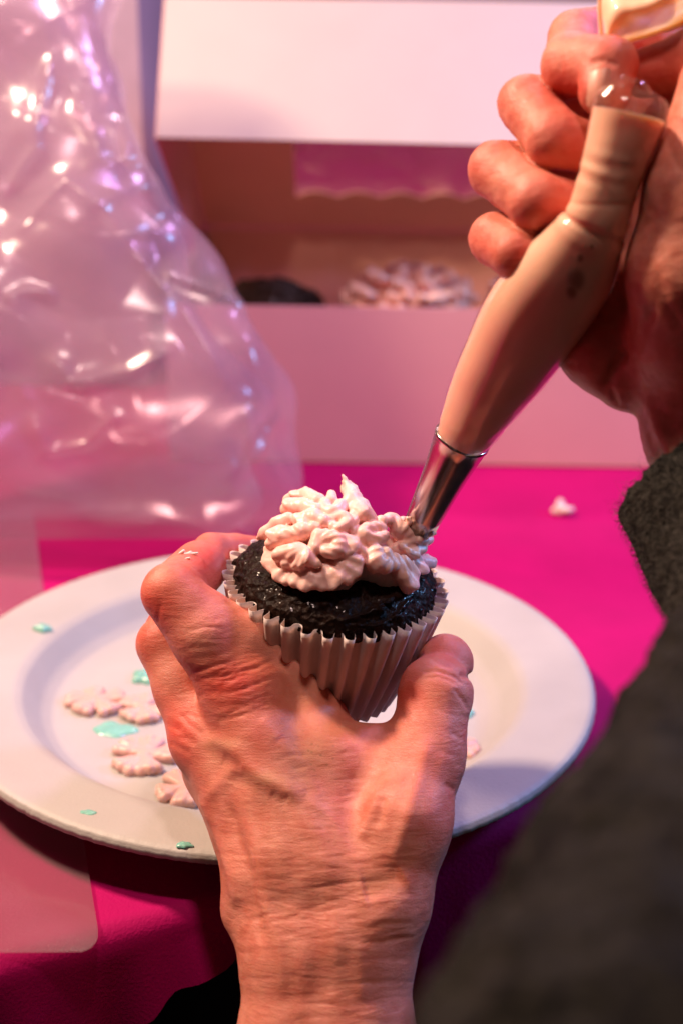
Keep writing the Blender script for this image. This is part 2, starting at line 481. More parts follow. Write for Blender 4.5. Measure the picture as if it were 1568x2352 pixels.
# ------------------------------------------------------------------ setting: floor, wall, table
v, f = boxv(-260, 260, -60, 330, -76, -74)
setp(mesh('floor', v, f, FLOOR, smooth=False), kind='structure')
v, f = boxv(-260, 260, 300, 303, -74, 140)
setp(mesh('wall', v, f, WALL, smooth=False), kind='structure')

E0, E1 = T(0, 2218), T(540, 2064)
ed = (E1 - E0) / np.linalg.norm(E1 - E0); en = np.array([-ed[1], ed[0], 0.0])
def tab(s, t, z): return E0 + ed * s + en * t + np.array([0, 0, z])
# table slab
c8 = [tab(s, t, z) for s in (-90, 130) for t in (0.7, 262) for z in (-3.2, -0.35)]
_, f = boxv(0, 1, 0, 1, 0, 1)
setp(mesh('table_top', c8, f, EDGEM, smooth=False), kind='structure')
# cloth: a lattice over the top, rolled over the near edge into a short slanted hem with soft folds
S = np.concatenate([np.linspace(-90, -8, 20), np.linspace(-7, 20, 110), np.linspace(22, 130, 20)])
Tt = np.concatenate([np.linspace(262, 12, 34), np.linspace(11, 0.9, 24)])
rows = []
for t in Tt:
    p = tab(0, t, 0)[None] + ed[None] * S[:, None]
    p[:, 2] += 0.05 * fbm(np.stack([S * 0.08, np.full_like(S, t * 0.08), 0 * S], 1), 2) - 0.05
    rows.append(p)
drop = np.clip(4.6 - 0.48 * (S - 0.0), 0.5, 7.0) + 0.25 * np.sin(S * 1.9) + 0.1 * np.sin(S * 4.3 + 1)
drop = drop + 15 * np.clip((S - 11.5) / 3.5, 0, 1) ** 2
for a in np.linspace(0.15, 1, 6):
    an = a * math.pi / 2
    p = tab(0, 0.9 - 0.9 * math.sin(an), -0.9 + 0.9 * math.cos(an) - 0.02)[None] + ed[None] * S[:, None]
    rows.append(p)
for q in np.linspace(0.1, 1, 12):
    p = tab(0, 0, -0.9)[None] + ed[None] * S[:, None]
    p[:, 2] -= drop * q
    p += en[None] * (-0.35 * q * (np.sin(S * 1.25 + 0.6 * np.sin(S * 0.5)) + 0.4 * np.sin(S * 3.1)))[:, None] - en[None] * 0.25 * q
    rows.append(p)
V = np.array(rows).reshape(-1, 3)
tc = mesh('tablecloth', V, grid_faces(len(rows), len(S))[:, ::-1], CLOTH, loc=(0, 60, 0))
setp(tc, 'bright magenta tablecloth covering the whole table', 'tablecloth')

# things at the back edge of the picture
p = T(980, 16, 14)
bx = empty('pale_carton', (35, 262, 0), 'pale grey carton standing behind the open cake box', 'carton')
v, f = boxv(1.0, 70, 250, 275, 0.1, 40); mesh('carton_wall', v, f, plain('pale_board', (0.62, 0.62, 0.66), 0.7), bx, smooth=False)
v, f = boxv(0.8, 70.2, 249.8, 275.2, 40.02, 41.2); mesh('carton_lid', v, f, plain('pale_board_lid', (0.56, 0.56, 0.6), 0.7), bx, smooth=False)
bx = empty('tan_carton', (-9, 258, 0), 'tan carton left of the pale carton behind the cake box', 'carton')
v, f = boxv(-18, 0.5, 250, 268, 0.1, 40); mesh('carton_wall', v, f, plain('tan_board', (0.42, 0.29, 0.22), 0.7), bx, smooth=False)
v, f = boxv(-18.2, 0.7, 249.8, 268.2, 40.02, 40.6); mesh('carton_lid', v, f, plain('tan_board_lid', (0.36, 0.25, 0.19), 0.7), bx, smooth=False)

bx = empty('lilac_carton', (-28, 105, 0), 'tall lilac grey carton behind the crumpled cellophane bag', 'carton')
v, f = boxv(-46, -13.6, 97, 122, 0.1, 36); mesh('carton_wall', v, f, plain('lilac_board', (0.40, 0.33, 0.42), 0.6), bx, smooth=False)
v, f = boxv(-46.2, -13.4, 96.8, 122.2, 36.02, 37); mesh('carton_lid', v, f, plain('lilac_board_lid', (0.36, 0.30, 0.38), 0.6), bx, smooth=False)
# ------------------------------------------------------------------ cake box with raised lid
BX0, BX1, BY0, BY1, BH = -10.4, 25.2, 81.2, 106.6, 9.6
box = empty('cake_box', (BX0, BY0, 0), 'open bakery box of white and pink card with raised window lid', 'cake box')
th = 0.09
def panel(name, x0, x1, y0, y1, z0, z1, m=None, parent=box):
    v, f = boxv(x0, x1, y0, y1, z0, z1); return mesh(name, v, f, m or CARD_PINK, parent, smooth=False)
panel('base_panel', BX0, BX1, BY0, BY1, 0.06, 0.15, CARD_IN)
panel('insert_panel', BX0 + 0.3, BX1 - 0.3, BY0 + 0.3, BY1 - 0.3, 2.0, 2.2, CARD_IN)
panel('front_wall', BX0, BX1, BY0, BY0 + th, 0.16, BH, CARD_PINK)
panel('back_wall', BX0, BX1, BY1 - th, BY1, 0.16, BH, CARD_IN)
panel('side_wall', BX0, BX0 + th, BY0 + th + 0.01, BY1 - th - 0.01, 0.16, BH - 0.02, CARD)
panel('side_wall', BX1 - th, BX1, BY0 + th + 0.01, BY1 - th - 0.01, 0.16, BH - 0.02, CARD)
# folded corner tab seen inside the left wall
v, f = boxv(BX0 + 0.12, BX0 + 0.2, BY0 + 1.5, BY0 + 8, 0.3, BH - 2.0); mesh('corner_tab', v, f, CARD, box, smooth=False)
LA = math.radians(40.0); LL = BY1 - BY0 + 0.3; LF = 9.4
def lidp(u, vv, n=0.0):
    """u across, vv from the hinge towards the front, n outwards from the lid"""
    return np.stack([u + 0 * vv, BY1 - vv * math.cos(LA) + n * math.sin(LA), BH + 0.05 + vv * math.sin(LA) + n * math.cos(LA)], -1)
lid = None
def lid_sheet(name, U0, V0, th_, mat, parent, faces):
    n = len(U0); a = lidp(U0, V0, 0.0); b = lidp(U0, V0, th_)
    F = []
    for q in faces: F.append(tuple(q)); F.append(tuple(n + i for i in reversed(q)))
    from collections import Counter
    ec = Counter()
    for q in faces:
        for i in range(len(q)): ec[(q[i], q[(i + 1) % len(q)])] += 1
    for (i, j) in ec:
        if (j, i) not in ec: F.append((j, i, n + i, n + j))
    return mesh(name, np.vstack([a, b]), F, mat, parent, smooth=False)
LX0, LX1 = BX0 - 0.12, BX1 + 0.12
hu0, hu1, hv0, hv1 = -3.6, 21.0, 4.4, 21.5
ns = 90
us = np.linspace(hu0, hu1, ns)
sc = hv0 + 0.75 * np.abs(np.sin((us - hu0) * math.pi / 3.0)) * 1.0
U0 = np.concatenate([us, us, [LX0, LX1, LX0, LX1], us, us]); V0 = np.concatenate([sc, np.full(ns, hv1), [0, 0, LL, LL], np.full(ns, 0.0), np.full(ns, LL)])
A, B, Cc, D, Ee = 0, ns, 2 * ns, 2 * ns + 4, 3 * ns + 4
fs = []
for i in range(ns - 1):
    fs.append((D + i, D + i + 1, A + i + 1, A + i)); fs.append((B + i, B + i + 1, Ee + i + 1, Ee + i))
fs.append((Cc, D, A, B, Ee, Cc + 2)); fs.append((D + ns - 1, Cc + 1, Cc + 3, Ee + ns - 1, B + ns - 1, A + ns - 1))
lid = lid_sheet('lid', U0, V0, th, CARD_IN, box, fs)
nu, nv = 60, 40
uu, vv = np.meshgrid(np.linspace(hu0 - 0.6, hu1 + 0.6, nu), np.linspace(hv0 - 0.8, hv1 + 0.5, nv), indexing='ij')
wv = 0.10 * fbm(np.stack([uu * 0.25, vv * 0.3, 0 * uu], -1), 3) + 0.16
P_ = lidp(uu.ravel(), vv.ravel(), wv.ravel())
mesh('window_film', P_, grid_faces(nu, nv), WINFILM, lid)
# flaps: front and both sides, hanging square to the lid, lightly bowed
def flap(name, a0, a1, drop0, drop1, mat, bow=0.12):
    n1, n2 = 40, 10; a0 = np.array(a0, float); a1 = np.array(a1, float); R = []
    for s in np.linspace(0, 1, n1):
        for q in np.linspace(0, 1, n2):
            p = a0 + (a1 - a0) * s; d = drop0 + (drop1 - drop0) * s
            R.append([p[0], p[1], -d * q, bow * math.sin(math.pi * s) * q * 1.0 + bow * 0.7 * q * q])
    return np.array(R), grid_faces(n1, n2)
def lid_flap(name, R, Fc, outward, mat):
    out = np.array(outward, float)
    base = lidp(R[:, 0], R[:, 1], R[:, 2]); o = base + out * R[:, 3][:, None]
    n = len(o); V = np.vstack([o, o + out * 0.08])
    F = np.vstack([Fc[:, ::-1], Fc + n]).tolist(); n1, n2 = 40, 10
    rim = [i * n2 for i in range(n1)] + [(n1 - 1) * n2 + j for j in range(1, n2)] + [i * n2 + n2 - 1 for i in range(n1 - 2, -1, -1)] + [j for j in range(n2 - 2, 0, -1)]
    for i in range(len(rim)): a, b = rim[i], rim[(i + 1) % len(rim)]; F.append((a, b, n + b, n + a))
    mesh(name, V, [tuple(q) for q in F], mat, lid, smooth=False)
outf = lidp(np.array(0.0), np.array(1.0)) - lidp(np.array(0.0), np.array(0.0))
R, Fc = flap('front_flap', (LX0, LL + 0.02), (LX1, LL + 0.02), LF, LF + 0.5, CARD)
lid_flap('front_flap', R, Fc, outf, CARD)
R, Fc = flap('side_flap', (LX0 - 0.02, LL), (LX0 - 0.02, 0.4), LF, LF * 0.35, CARD_PINK, 0.03)
lid_flap('side_flap', R, Fc, (-1, 0, 0), CARD_PINK)
R, Fc = flap('side_flap', (LX1 + 0.02, LL), (LX1 + 0.02, 0.4), LF, LF * 0.35, CARD_PINK, 0.03)
lid_flap('side_flap', R, Fc, (1, 0, 0), CARD_PINK)

# ------------------------------------------------------------------ paper plate
pc = T(626, 1536, 2.0); PCX, PCY = pc[0], pc[1]
prof = [(0.01, 0.5), (3, 0.5), (6.2, 0.5), (8.2, 0.52), (8.7, 0.60), (9.1, 0.86), (9.5, 1.30), (9.8, 1.62), (10.1, 1.76), (10.6, 1.82), (11.6, 1.92), (12.2, 1.99), (12.5, 2.0),
        (12.66, 1.93), (12.74, 1.78), (12.72, 1.62), (12.6, 1.6), (12.5, 1.76), (12.0, 1.82), (10.2, 1.62), (9.75, 1.36), (9.3, 0.86), (8.8, 0.42), (8.2, 0.32), (4, 0.3), (0.01, 0.3)]
pp = []
for a, b in zip(prof[:-1], prof[1:]):
    for q in np.linspace(0, 1, 4)[:-1]: pp.append((a[0] + (b[0] - a[0]) * q, a[1] + (b[1] - a[1]) * q))
pp.append(prof[-1])
def pmod(r, z, t):
    k = np.clip((r - 12.45) / 0.3, 0, 1); a = np.round(t * 180).astype(int)
    jag = np.sin(t * 211) * np.sin(t * 97 + 1) + 0.6 * np.sin(t * 331)
    wave = 0.05 * np.sin(2 * t + 0.6) * (r / 12.7) ** 3
    return r + k * 0.014 * jag, z + wave + k * 0.010 * np.sin(t * 143)
V, Fc = lathe(pp, 720, (PCX, PCY, 0.02), pmod)
setp(mesh('paper_plate', V, Fc, PLATE, loc=(PCX, PCY, 0.3)), 'off-white round paper plate with icing smears, under the held cupcake', 'plate')

def plate_z(x, y):
    r = math.hypot(x - PCX, y - PCY)
    pr = np.array(prof[:13]); return float(np.interp(r, pr[:, 0], pr[:, 1])) + 0.02
def on_plate(px, py):
    z = 0.6
    for _ in range(8):
        q = T(px, py, z); z = plate_z(q[0], q[1])
    return q
# ------------------------------------------------------------------ icing on the plate
def blob(name, c, rx, ry, h, seed, mat, label, cat, group):
    """low drop of icing with an uneven outline"""
    n, m = 48, 12; rr = np.random.default_rng(seed); ph = rr.uniform(0, 6.28, 5); am = rr.uniform(0.02, 0.09, 5)
    th = np.linspace(0, 2 * np.pi, n, endpoint=False); out = 1 + sum(am[k] * np.sin((k + 2) * th + ph[k]) for k in range(5))
    V = []
    for s in np.linspace(0.02, 1, m):
        x = c[0] + rx * out * s * np.cos(th); y = c[1] + ry * out * s * np.sin(th)
        zb = np.array([plate_z(a, b) for a, b in zip(x, y)])
        z = zb + 0.012 + h * np.sqrt(np.clip(1 - s ** 2.6, 0, 1)) * (1 + 0.25 * noise(np.stack([x * 3, y * 3, 0 * x + seed], 1)))
        V.append(np.stack([x, y, z], 1))
    V = np.concatenate(V)
    o = mesh(name, V, grid_faces(m, n, cv=True), mat, loc=c)
    return setp(o, label, cat, group)
G1 = 'mint green icing drops on the plate'
for i, (px, py, rx, ry, h, lab) in enumerate([
    (100, 1446, 0.38, 0.30, 0.20, 'round mint icing drop on the upper left rim of the plate'),
    (338, 1556, 0.62, 0.62, 0.28, 'mint icing blob beside the middle finger'),
    (264, 1677, 0.80, 0.60, 0.10, 'flat mint icing smear in front of the leftmost pink icing flower'),
    (204, 1867, 0.30, 0.16, 0.05, 'oval mint icing smear on the lower left rim of the plate'),
    (424, 1942, 0.26, 0.18, 0.08, 'mint icing drop on the near rim next to the wrist'),
    (1074, 1640, 0.22, 0.34, 0.18, 'mint icing drop right beside the thumb'),
    (372, 1310, 0.30, 0.2, 0.08, 'mint icing speck on the far rim behind the index finger')]):
    blob('icing_drop', on_plate(px, py), rx, ry, h, 20 + i, MINT, lab, 'icing drop', G1)

def flower(name, c, size, rot, seed, label):
    rr = np.random.default_rng(seed)
    g = Field(np.array(c) - [size * 1.5, size * 1.5, 0.3], np.array(c) + [size * 1.5, size * 1.5, 1.4], 0.05)
    n = 5
    for k in range(n):
        a = rot + k * 2 * np.pi / n + rr.uniform(-0.2, 0.2); L = size * rr.uniform(0.55, 0.75)
        for s in (-0.33, 0, 0.33):
            e = np.array(c) + [math.cos(a + s) * L * 1.25, math.sin(a + s) * L * 1.25, 0.13 + 0.06 * (s == 0)]
            g.cap(np.array(c) + [0.1 * math.cos(a), 0.1 * math.sin(a), 0.17], e, 0.12, 0.17 * size / 0.9, 0.10)
    V, Fc = g.surface(); V[:, 2] = np.maximum(V[:, 2], c[2] + 0.015)
    V += 0.03 * noise(V * 4)[:, None] * vnormals(V, Fc)
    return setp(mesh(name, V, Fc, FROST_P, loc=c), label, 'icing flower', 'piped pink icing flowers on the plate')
for i, (px, py, s, rot, lab) in enumerate([
    (222, 1618, 1.15, 0.4, 'pink icing flower nearest the left side of the plate'),
    (330, 1636, 1.05, 1.3, 'pink icing flower just left of the middle knuckle'),
    (335, 1745, 1.25, 0.1, 'pink icing flower with a curled petal left of the palm'),
    (425, 1822, 1.15, 0.9, 'pink icing flower half hidden by the wrist'),
    (1050, 1725, 0.9, 0.6, 'pink icing flower half hidden right of the thumb')]):
    flower('icing_flower', on_plate(px, py), s, rot, 40 + i, lab)

def crumb(name, c, r, seed, mat, label, cat, parent=None):
    n = 26; g = Field(np.array(c) - r * 2.2, np.array(c) + r * 2.2, r / 8); rr = np.random.default_rng(seed)
    for _ in range(6):
        g.cap(np.array(c) + rr.normal(0, r * 0.4, 3), np.array(c) + rr.normal(0, r * 0.45, 3), r * 0.45, r * 0.3, r * 0.2)
    V, Fc = g.surface()
    o = mesh(name, V, Fc, mat, loc=c); return setp(o, label, cat)
q = T(1286, 1180, 0.0); crumb('icing_crumb', (q[0], q[1], 0.33), 0.42, 3, WHITE_BIT, 'small white icing crumb lying on the magenta tablecloth', 'crumb')
# ------------------------------------------------------------------ cupcakes
def axes_from(up):
    up = np.array(up, float); up /= np.linalg.norm(up)
    x = np.array([1.0, 0, 0]) - up * up[0]; x /= np.linalg.norm(x)
    return np.stack([x, np.cross(up, x), up], 1)      # columns
def liner_mesh(R0=2.3, R1=3.45, H=4.0, n=34, amp=0.24, res=16, rows=18, seed=1):
    nt = n * res; th = np.linspace(0, 2 * np.pi, nt, endpoint=False); rr = np.random.default_rng(seed)
    jit = np.interp(th, np.linspace(0, 2 * np.pi, n + 1), np.concatenate([(j := rr.uniform(-0.35, 0.35, n)), j[:1]]))
    V = []
    def ring(z, thick):
        q = (z + H) / H; r = R0 + (R1 - R0) * q + 0.10 * math.sin(q * math.pi)
        a = amp * (0.45 + 0.55 * q)
        ph = n * th + jit
        w = np.sin(ph); w = np.sign(w) * np.abs(w) ** 0.9
        tt = th - 0.42 / n * np.sin(2 * ph) * q
        rad = r + a * w + thick + 0.03 * np.sin(3 * th + seed) * q
        return np.stack([rad * np.cos(tt), rad * np.sin(tt), np.full(nt, z) + (0.05 * np.sin(5 * th) + 0.03 * rr.normal(size=1)) * (q > 0.97)], 1)
    zs = np.linspace(-H, 0, rows)
    for z in zs: V.append(ring(z, 0.0))
    for z in zs[::-1]: V.append(ring(z, -0.035))
    V = np.concatenate(V); N = len(V)
    F = grid_faces(2 * rows, nt, cv=True)[:, ::-1].tolist()
    V = np.vstack([V, [[0, 0, -H + 0.03]], [[0, 0, -H + 0.07]]])
    for j in range(nt):
        k = (j + 1) % nt; F.append((k, j, N)); F.append(((2 * rows - 1) * nt + j, (2 * rows - 1) * nt + k, N + 1))
    return V, [tuple(q) for q in F]
def cake_mesh(R=3.22, top=1.55, seed=0, nr=110, nt=260):
    # profile from the top down into the liner
    P = spline([(0.01, top), (1.0, top - 0.1), (2.0, top - 0.48), (2.8, top - 1.0), (3.16, 0.2), (3.2, -0.15), (3.0, -0.6), (2.6, -1.6), (1.9, -3.4)], nr)
    P[:, 0] = np.maximum(P[:, 0] * R / 3.2, 0.01)
    V, Fc = lathe(P, nt)
    d = 0.10 * fbm(V * 0.9 + seed, 3) + 0.055 * fbm(V * 3.1 + seed, 3) - 0.05 * np.abs(noise(V * 1.7 + 3 + seed)) + 0.02 * noise(V * 9)
    # a crack and some pits
    pit = np.clip(noise(V * 2.6 + 9 + seed) - 0.33, 0, 1); d -= 0.35 * pit
    k = np.clip((V[:, 2] + 0.9) / 0.5, 0, 1)
    return V + vnormals(V, Fc) * (d * k)[:, None], Fc

RC = Wp(770, 1335, 46.0)
CM3 = axes_from((math.sin(math.radians(6)), -0.06, math.cos(math.radians(6))))
def cl(v): return RC + np.asarray(v) @ CM3.T
def cl_inv(v): return (np.asarray(v) - RC) @ CM3
cup = empty('cupcake', cl((0, 0, -4.0)), 'chocolate cupcake with pink piped frosting held in the hand', 'cupcake')
V, F = liner_mesh(); mesh('liner', cl(V), F, LINER, cup)
V, Fc = cake_mesh(seed=2)
# cracked crust across the front of the dome
loc = V; ang = np.arctan2(loc[:, 1], loc[:, 0])
for a0, zc, wd, dp in ((-1.15, 0.52, 0.05, 0.16), (-0.9, 0.35, 0.04, 0.10)):
    s = ang - a0; band = np.exp(-((loc[:, 2] - zc - 0.10 * np.sin(s * 6) - 0.25 * s) / wd) ** 2) * np.exp(-(s / 0.42) ** 4)
    V = V - vnormals(V, Fc) * (dp * band)[:, None]
mesh('cake', cl(V), Fc, CAKE, cup)

# frosting: piped ruffles laid over a mound
def mound_hit(px, py, R=2.95, H=2.75, zc=0.2):
    d = c2w(C(px, py, 1.0)) - CAMP
    o = cl_inv(CAMP) - np.array([0, 0, zc]); q = d @ CM3
    s = np.array([R, R, H]); o, q = o / s, q / s
    a, b, c = q @ q, 2 * o @ q, o @ o - 1
    D = b * b - 4 * a * c
    t = (-b - math.sqrt(D)) / (2 * a) if D > 0 else -b / (2 * a)
    return CAMP + d * t
FZ = 0.0056
def zp(zx, zy, lift=0.0):
    p = mound_hit(470.4 + 0.4 * zx, 1034.9 + 0.4 * zy)
    c = RC + CM3[:, 2] * 0.2; n = p - c; n /= np.linalg.norm(n)
    return p + n * lift - n * 0.22
g = Field(RC + [-4.3, -4.6, -1.6], RC + [4.3, 4.4, 4.8], 0.042)
def inside(pt, poly):
    x, y = pt; r = False
    for (x0, y0), (x1, y1) in zip(poly, poly[1:] + poly[:1]):
        if (y0 > y) != (y1 > y) and x < (x1 - x0) * (y - y0) / (y1 - y0) + x0: r = not r
    return r
for poly in ([(330, 640), (350, 520), (460, 320), (600, 250), (740, 270), (860, 330), (920, 410), (870, 560), (900, 670), (800, 760), (570, 790), (420, 740)],
             [(920, 470), (1050, 410), (1170, 450), (1270, 540), (1290, 680), (1230, 690), (1205, 790), (1160, 770), (1090, 680), (960, 650)]):
    for zx in range(320, 1320, 42):
        for zy in range(240, 800, 42):
            if inside((zx, zy), poly):
                p = zp(zx, zy); n = p - RC; n /= np.linalg.norm(n); g.cap(p - n * 1.1, p - n * 0.58, 0.45, 0.36, 0.25)
rf = np.random.default_rng(5)
def tongue(c, e, wd, lift=0.0, tilt=0.45, thick=0.16, k=0.02):
    """flattened puffy lobe lying on the mound, its free end lifted"""
    a, b = zp(*c, lift), zp(*e, lift); ctr_ = (a + b) / 2; x = b - a; L = np.linalg.norm(x); x /= L
    n = ctr_ - RC; n /= np.linalg.norm(n); n = n - x * (n @ x); n /= np.linalg.norm(n)
    n, x = n * math.cos(tilt) - x * math.sin(tilt), x * math.cos(tilt) + n * math.sin(tilt)
    g.ell(ctr_, (L / 2 + wd * FZ * 0.55, wd * FZ * 1.0, thick), k, np.stack([x, np.cross(n, x), n]))
def petal(c, e, wd, lift=0.0, curl=0.06, nf=3, tip=0.46, k=0.08):
    """lobe with ridges fanning to a scalloped lip"""
    tongue(c, e, wd * 0.82, lift - 0.03)
    c = np.array(c, float); e = np.array(e, float); v = e - c; pr = np.array([-v[1], v[0]]) / (np.linalg.norm(v) + 1e-6)
    for s in np.linspace(-1, 1, nf):
        ee = e + pr * s * wd * 0.62 + v * (-0.12 * s * s) + rf.normal(0, 3, 2); mm = (c + ee) / 2 + pr * s * wd * 0.15
        a, b, d = zp(*c, lift - 0.04), zp(*mm, lift + 0.03), zp(*ee, lift + curl)
        r0, r1 = wd * FZ * 0.22, wd * FZ * tip * 0.72
        g.cap(a, b, r0, (r0 + r1) / 2, k); g.cap(b, d, (r0 + r1) / 2, r1, k)
def stroke(pts, lift=0.0, k=0.035):
    P3 = [(zp(x, y, lift), r * FZ * 0.72) for x, y, r in pts]
    for (a, ra), (b, rb) in zip(P3[:-1], P3[1:]): g.cap(a, b, ra, rb, k)
def fold(cx, cy, rx, ry, tb, lift=0.0, a0=0.6, a1=5.2, k=0.08):
    """soft curl: an arc of icing round a shallow dimple"""
    A = np.linspace(a0, a1, 12)
    stroke([(cx, cy, tb * 1.1), (cx + 4, cy + 4, tb * 1.1)], lift - 0.20, k)
    stroke([(cx + rx * math.cos(a), cy + ry * math.sin(a), tb * (0.8 + 0.25 * math.sin((a - a0) / (a1 - a0) * math.pi))) for a in A], lift, k)
# lower ruffle round the left rosette
petal((460, 610), (350, 625), 92, 0.06, nf=4, tip=0.42); petal((490, 640), (415, 725), 84, 0.08, nf=3); petal((580, 680), (568, 775), 96, 0.12, nf=3, tip=0.5)
petal((690, 670), (738, 765), 104, 0.10, nf=5, tip=0.38); petal((770, 640), (868, 690), 100, 0.07, nf=3, tip=0.5)
tongue((450, 570), (600, 635), 78, 0.30); tongue((560, 470), (400, 505), 62, 0.28); tongue((640, 385), (560, 420), 60, 0.28); tongue((620, 310), (490, 335), 62, 0.28); tongue((610, 255), (520, 280), 50, 0.28); tongue((800, 520), (850, 560), 66, 0.2)
tongue((1000, 560), (1002, 640), 84, 0.18); tongue((1100, 450), (1220, 545), 56, 0.28); tongue((1130, 650), (1190, 780), 56, 0.14); tongue((730, 520), (720, 580), 66, 0.26); tongue((860, 290), (900, 370), 60, 0.24)
# second tier: a broad lip with a pointed end, then a curl
stroke([(440, 600, 62), (530, 590, 84), (590, 620, 74), (640, 650, 40), (665, 660, 16)], 0.30); stroke([(470, 640, 50), (560, 660, 52)], 0.24); fold(722, 548, 50, 42, 54, 0.30, -2.9, 2.3, 0.06)
stroke([(640, 560, 60), (660, 500, 60), (700, 490, 48)], 0.26); stroke([(790, 500, 56), (850, 540, 66), (800, 590, 50)], 0.16)
# third tier
stroke([(640, 450, 50), (560, 470, 70), (460, 500, 74), (390, 530, 54)], 0.26); stroke([(480, 400, 62), (410, 430, 60), (350, 480, 50), (310, 505, 22)], 0.24)
stroke([(540, 400, 56), (630, 390, 64), (690, 420, 56)], 0.28); fold(770, 418, 42, 34, 48, 0.28, -2.6, 2.4, 0.06); stroke([(840, 440, 50), (890, 470, 54), (880, 530, 44)], 0.12)
# top
stroke([(470, 345, 52), (550, 325, 68), (640, 350, 62)], 0.26); stroke([(480, 290, 46), (580, 262, 60), (650, 290, 62)], 0.26); fold(735, 325, 44, 38, 54, 0.26, -0.3, 3.7, 0.06); stroke([(728, 300, 50), (728, 260, 36)], 0.28)
stroke([(805, 165, 20), (818, 225, 46), (845, 290, 66), (895, 370, 70)], 0.24, 0.14); stroke([(862, 198, 14), (850, 240, 36), (900, 310, 54), (945, 385, 56)], 0.2, 0.12); stroke([(832, 188, 14), (830, 250, 38)], 0.24, 0.1)
stroke([(795, 148, 10), (803, 205, 26)], 0.25); stroke([(860, 370, 50), (850, 420, 44)], 0.2)
# right rosette
fold(975, 472, 62, 34, 52, 0.20, 0.5, 5.4, 0.06); stroke([(1010, 410, 46), (1065, 400, 62), (1115, 455, 66), (1180, 510, 60), (1238, 560, 48)], 0.26)
stroke([(980, 580, 66), (985, 640, 84), (1040, 660, 66)], 0.16); stroke([(1040, 590, 58), (1085, 660, 48)], 0.18); petal((1130, 540), (1230, 570), 66, 0.22, nf=2)
stroke([(1105, 620, 54), (1150, 720, 62), (1185, 790, 60)], 0.10); stroke([(1150, 630, 48), (1205, 710, 50), (1215, 775, 44)], 0.13)
petal((1200, 610), (1262, 690), 66, 0.12, nf=2); petal((1240, 590), (1304, 665), 60, 0.10, nf=2); petal((1180, 500), (1265, 520), 62, 0.2, nf=2); stroke([(1120, 408, 38), (1180, 428, 46), (1250, 475, 44)], 0.26)
stroke([(905, 560, 50), (950, 600, 50)], 0.04)
V, Fc = g.surface(); N = vnormals(V, Fc)
V = V + N * (0.03 * fbm(V * 1.7, 2) + 0.006 * noise(V * 7.5))[:, None]
# grooves left by the toothed nozzle, fanning from the heart of each rosette
for zx, zy, a0, a1 in ((620, 560, 280, 960), (1090, 560, 900, 1400)):
    c_ = zp(zx, zy); n_ = c_ - RC; n_ /= np.linalg.norm(n_); e1 = np.cross(n_, [0, 0.3, 1.0]); e1 /= np.linalg.norm(e1); e2 = np.cross(n_, e1)
    q_ = V - c_; ph_ = np.arctan2(q_ @ e2, q_ @ e1); rr_ = np.hypot(q_ @ e2, q_ @ e1); xp = (w2c(V)[:, 0] / w2c(V)[:, 2] * FPX + 784 - 470.4) / 0.4
    mk = ((xp > a0) & (xp < min(a1, 930 if a0 < 500 else 2000)) & (xp > (0 if a0 < 500 else 930))) * np.clip((rr_ - 0.35) / 0.4, 0, 1)
    V = V + N * (mk * 0.014 * np.sin(ph_ * 21 + 2.2 * noise(V * 0.9) + rr_ * 1.2))[:, None]
# ragged torn crest on the tall peak
hh = np.clip((w2c(V)[:, 1] - C(0, 1135, 45)[1]) / 0.5, 0, 1); V = V + N * (hh * 0.09 * noise(V * 6))[:, None]
mesh('frosting', V, Fc, FROST, cup)

# cupcakes standing in the box
def flame(V): return V
def box_cupcake(x, y, kind, label, seed):
    b = np.array([x, y, 2.22]); e = empty('cupcake', b, label, 'cupcake', 'cupcakes inside the cake box')
    up = np.array([0, 0, 6.3 if kind != 'plain' else 6.9])
    V, F = liner_mesh(2.4, 3.45, 4.4, 36, 0.18, 5, 6, seed); mesh('liner', V + b + [0, 0, 4.4], F, LINER, e)
    V, Fc = cake_mesh(3.3, 2.0 if kind == 'plain' else 1.5, seed, 50, 120); V = V * [1.12, 1.12, 1.3]; mesh('cake', V + b + [0, 0, 5.3 if kind == 'plain' else 4.6], Fc, CAKE, e)
    if kind == 'frosted':
        c = b + [0, 0, 6.2]; gg = Field(c - [5, 5, 1.5], c + [5, 5, 4.8], 0.1); rr = np.random.default_rng(seed)
        gg.ell(c, (3.0, 3.0, 1.7), 0.3)
        for ring_, (rad, zz, n_) in enumerate(((3.25, 0.4, 12), (2.9, 1.1, 11), (2.0, 1.8, 8), (0.8, 2.1, 4))):
            for k in range(n_):
                a = k * 2 * math.pi / n_ + rr.uniform(-0.2, 0.2) + ring_ * 0.3; rd = rad * rr.uniform(0.92, 1.1)
                p = c + [math.cos(a) * rd * 0.7, math.sin(a) * rd * 0.7, zz - 0.1]
                for s in (-0.16, 0.0, 0.16):
                    q = c + [math.cos(a + s) * rd * 1.15, math.sin(a + s) * rd * 1.15, zz + rr.uniform(0.05, 0.5)]
                    gg.cap(p, q, 0.3, 0.27, 0.1)
        V, Fc = gg.surface(); V += 0.06 * noise(V * 2.5)[:, None] * vnormals(V, Fc)
        mesh('frosting', V, Fc, FROST, e)
CY = BY0 + 5.0
box_cupcake((610 - 784) / 37.6, CY, 'plain', 'plain dark chocolate cupcake inside the box, beside the cellophane', 61)
box_cupcake((932 - 784) / 37.6, CY, 'frosted', 'pink frosted cupcake inside the box, right of the plain one', 62)
box_cupcake((1262 - 784) / 37.6, CY, 'frosted', 'pink frosted cupcake inside the box, mostly hidden behind the fist', 63)
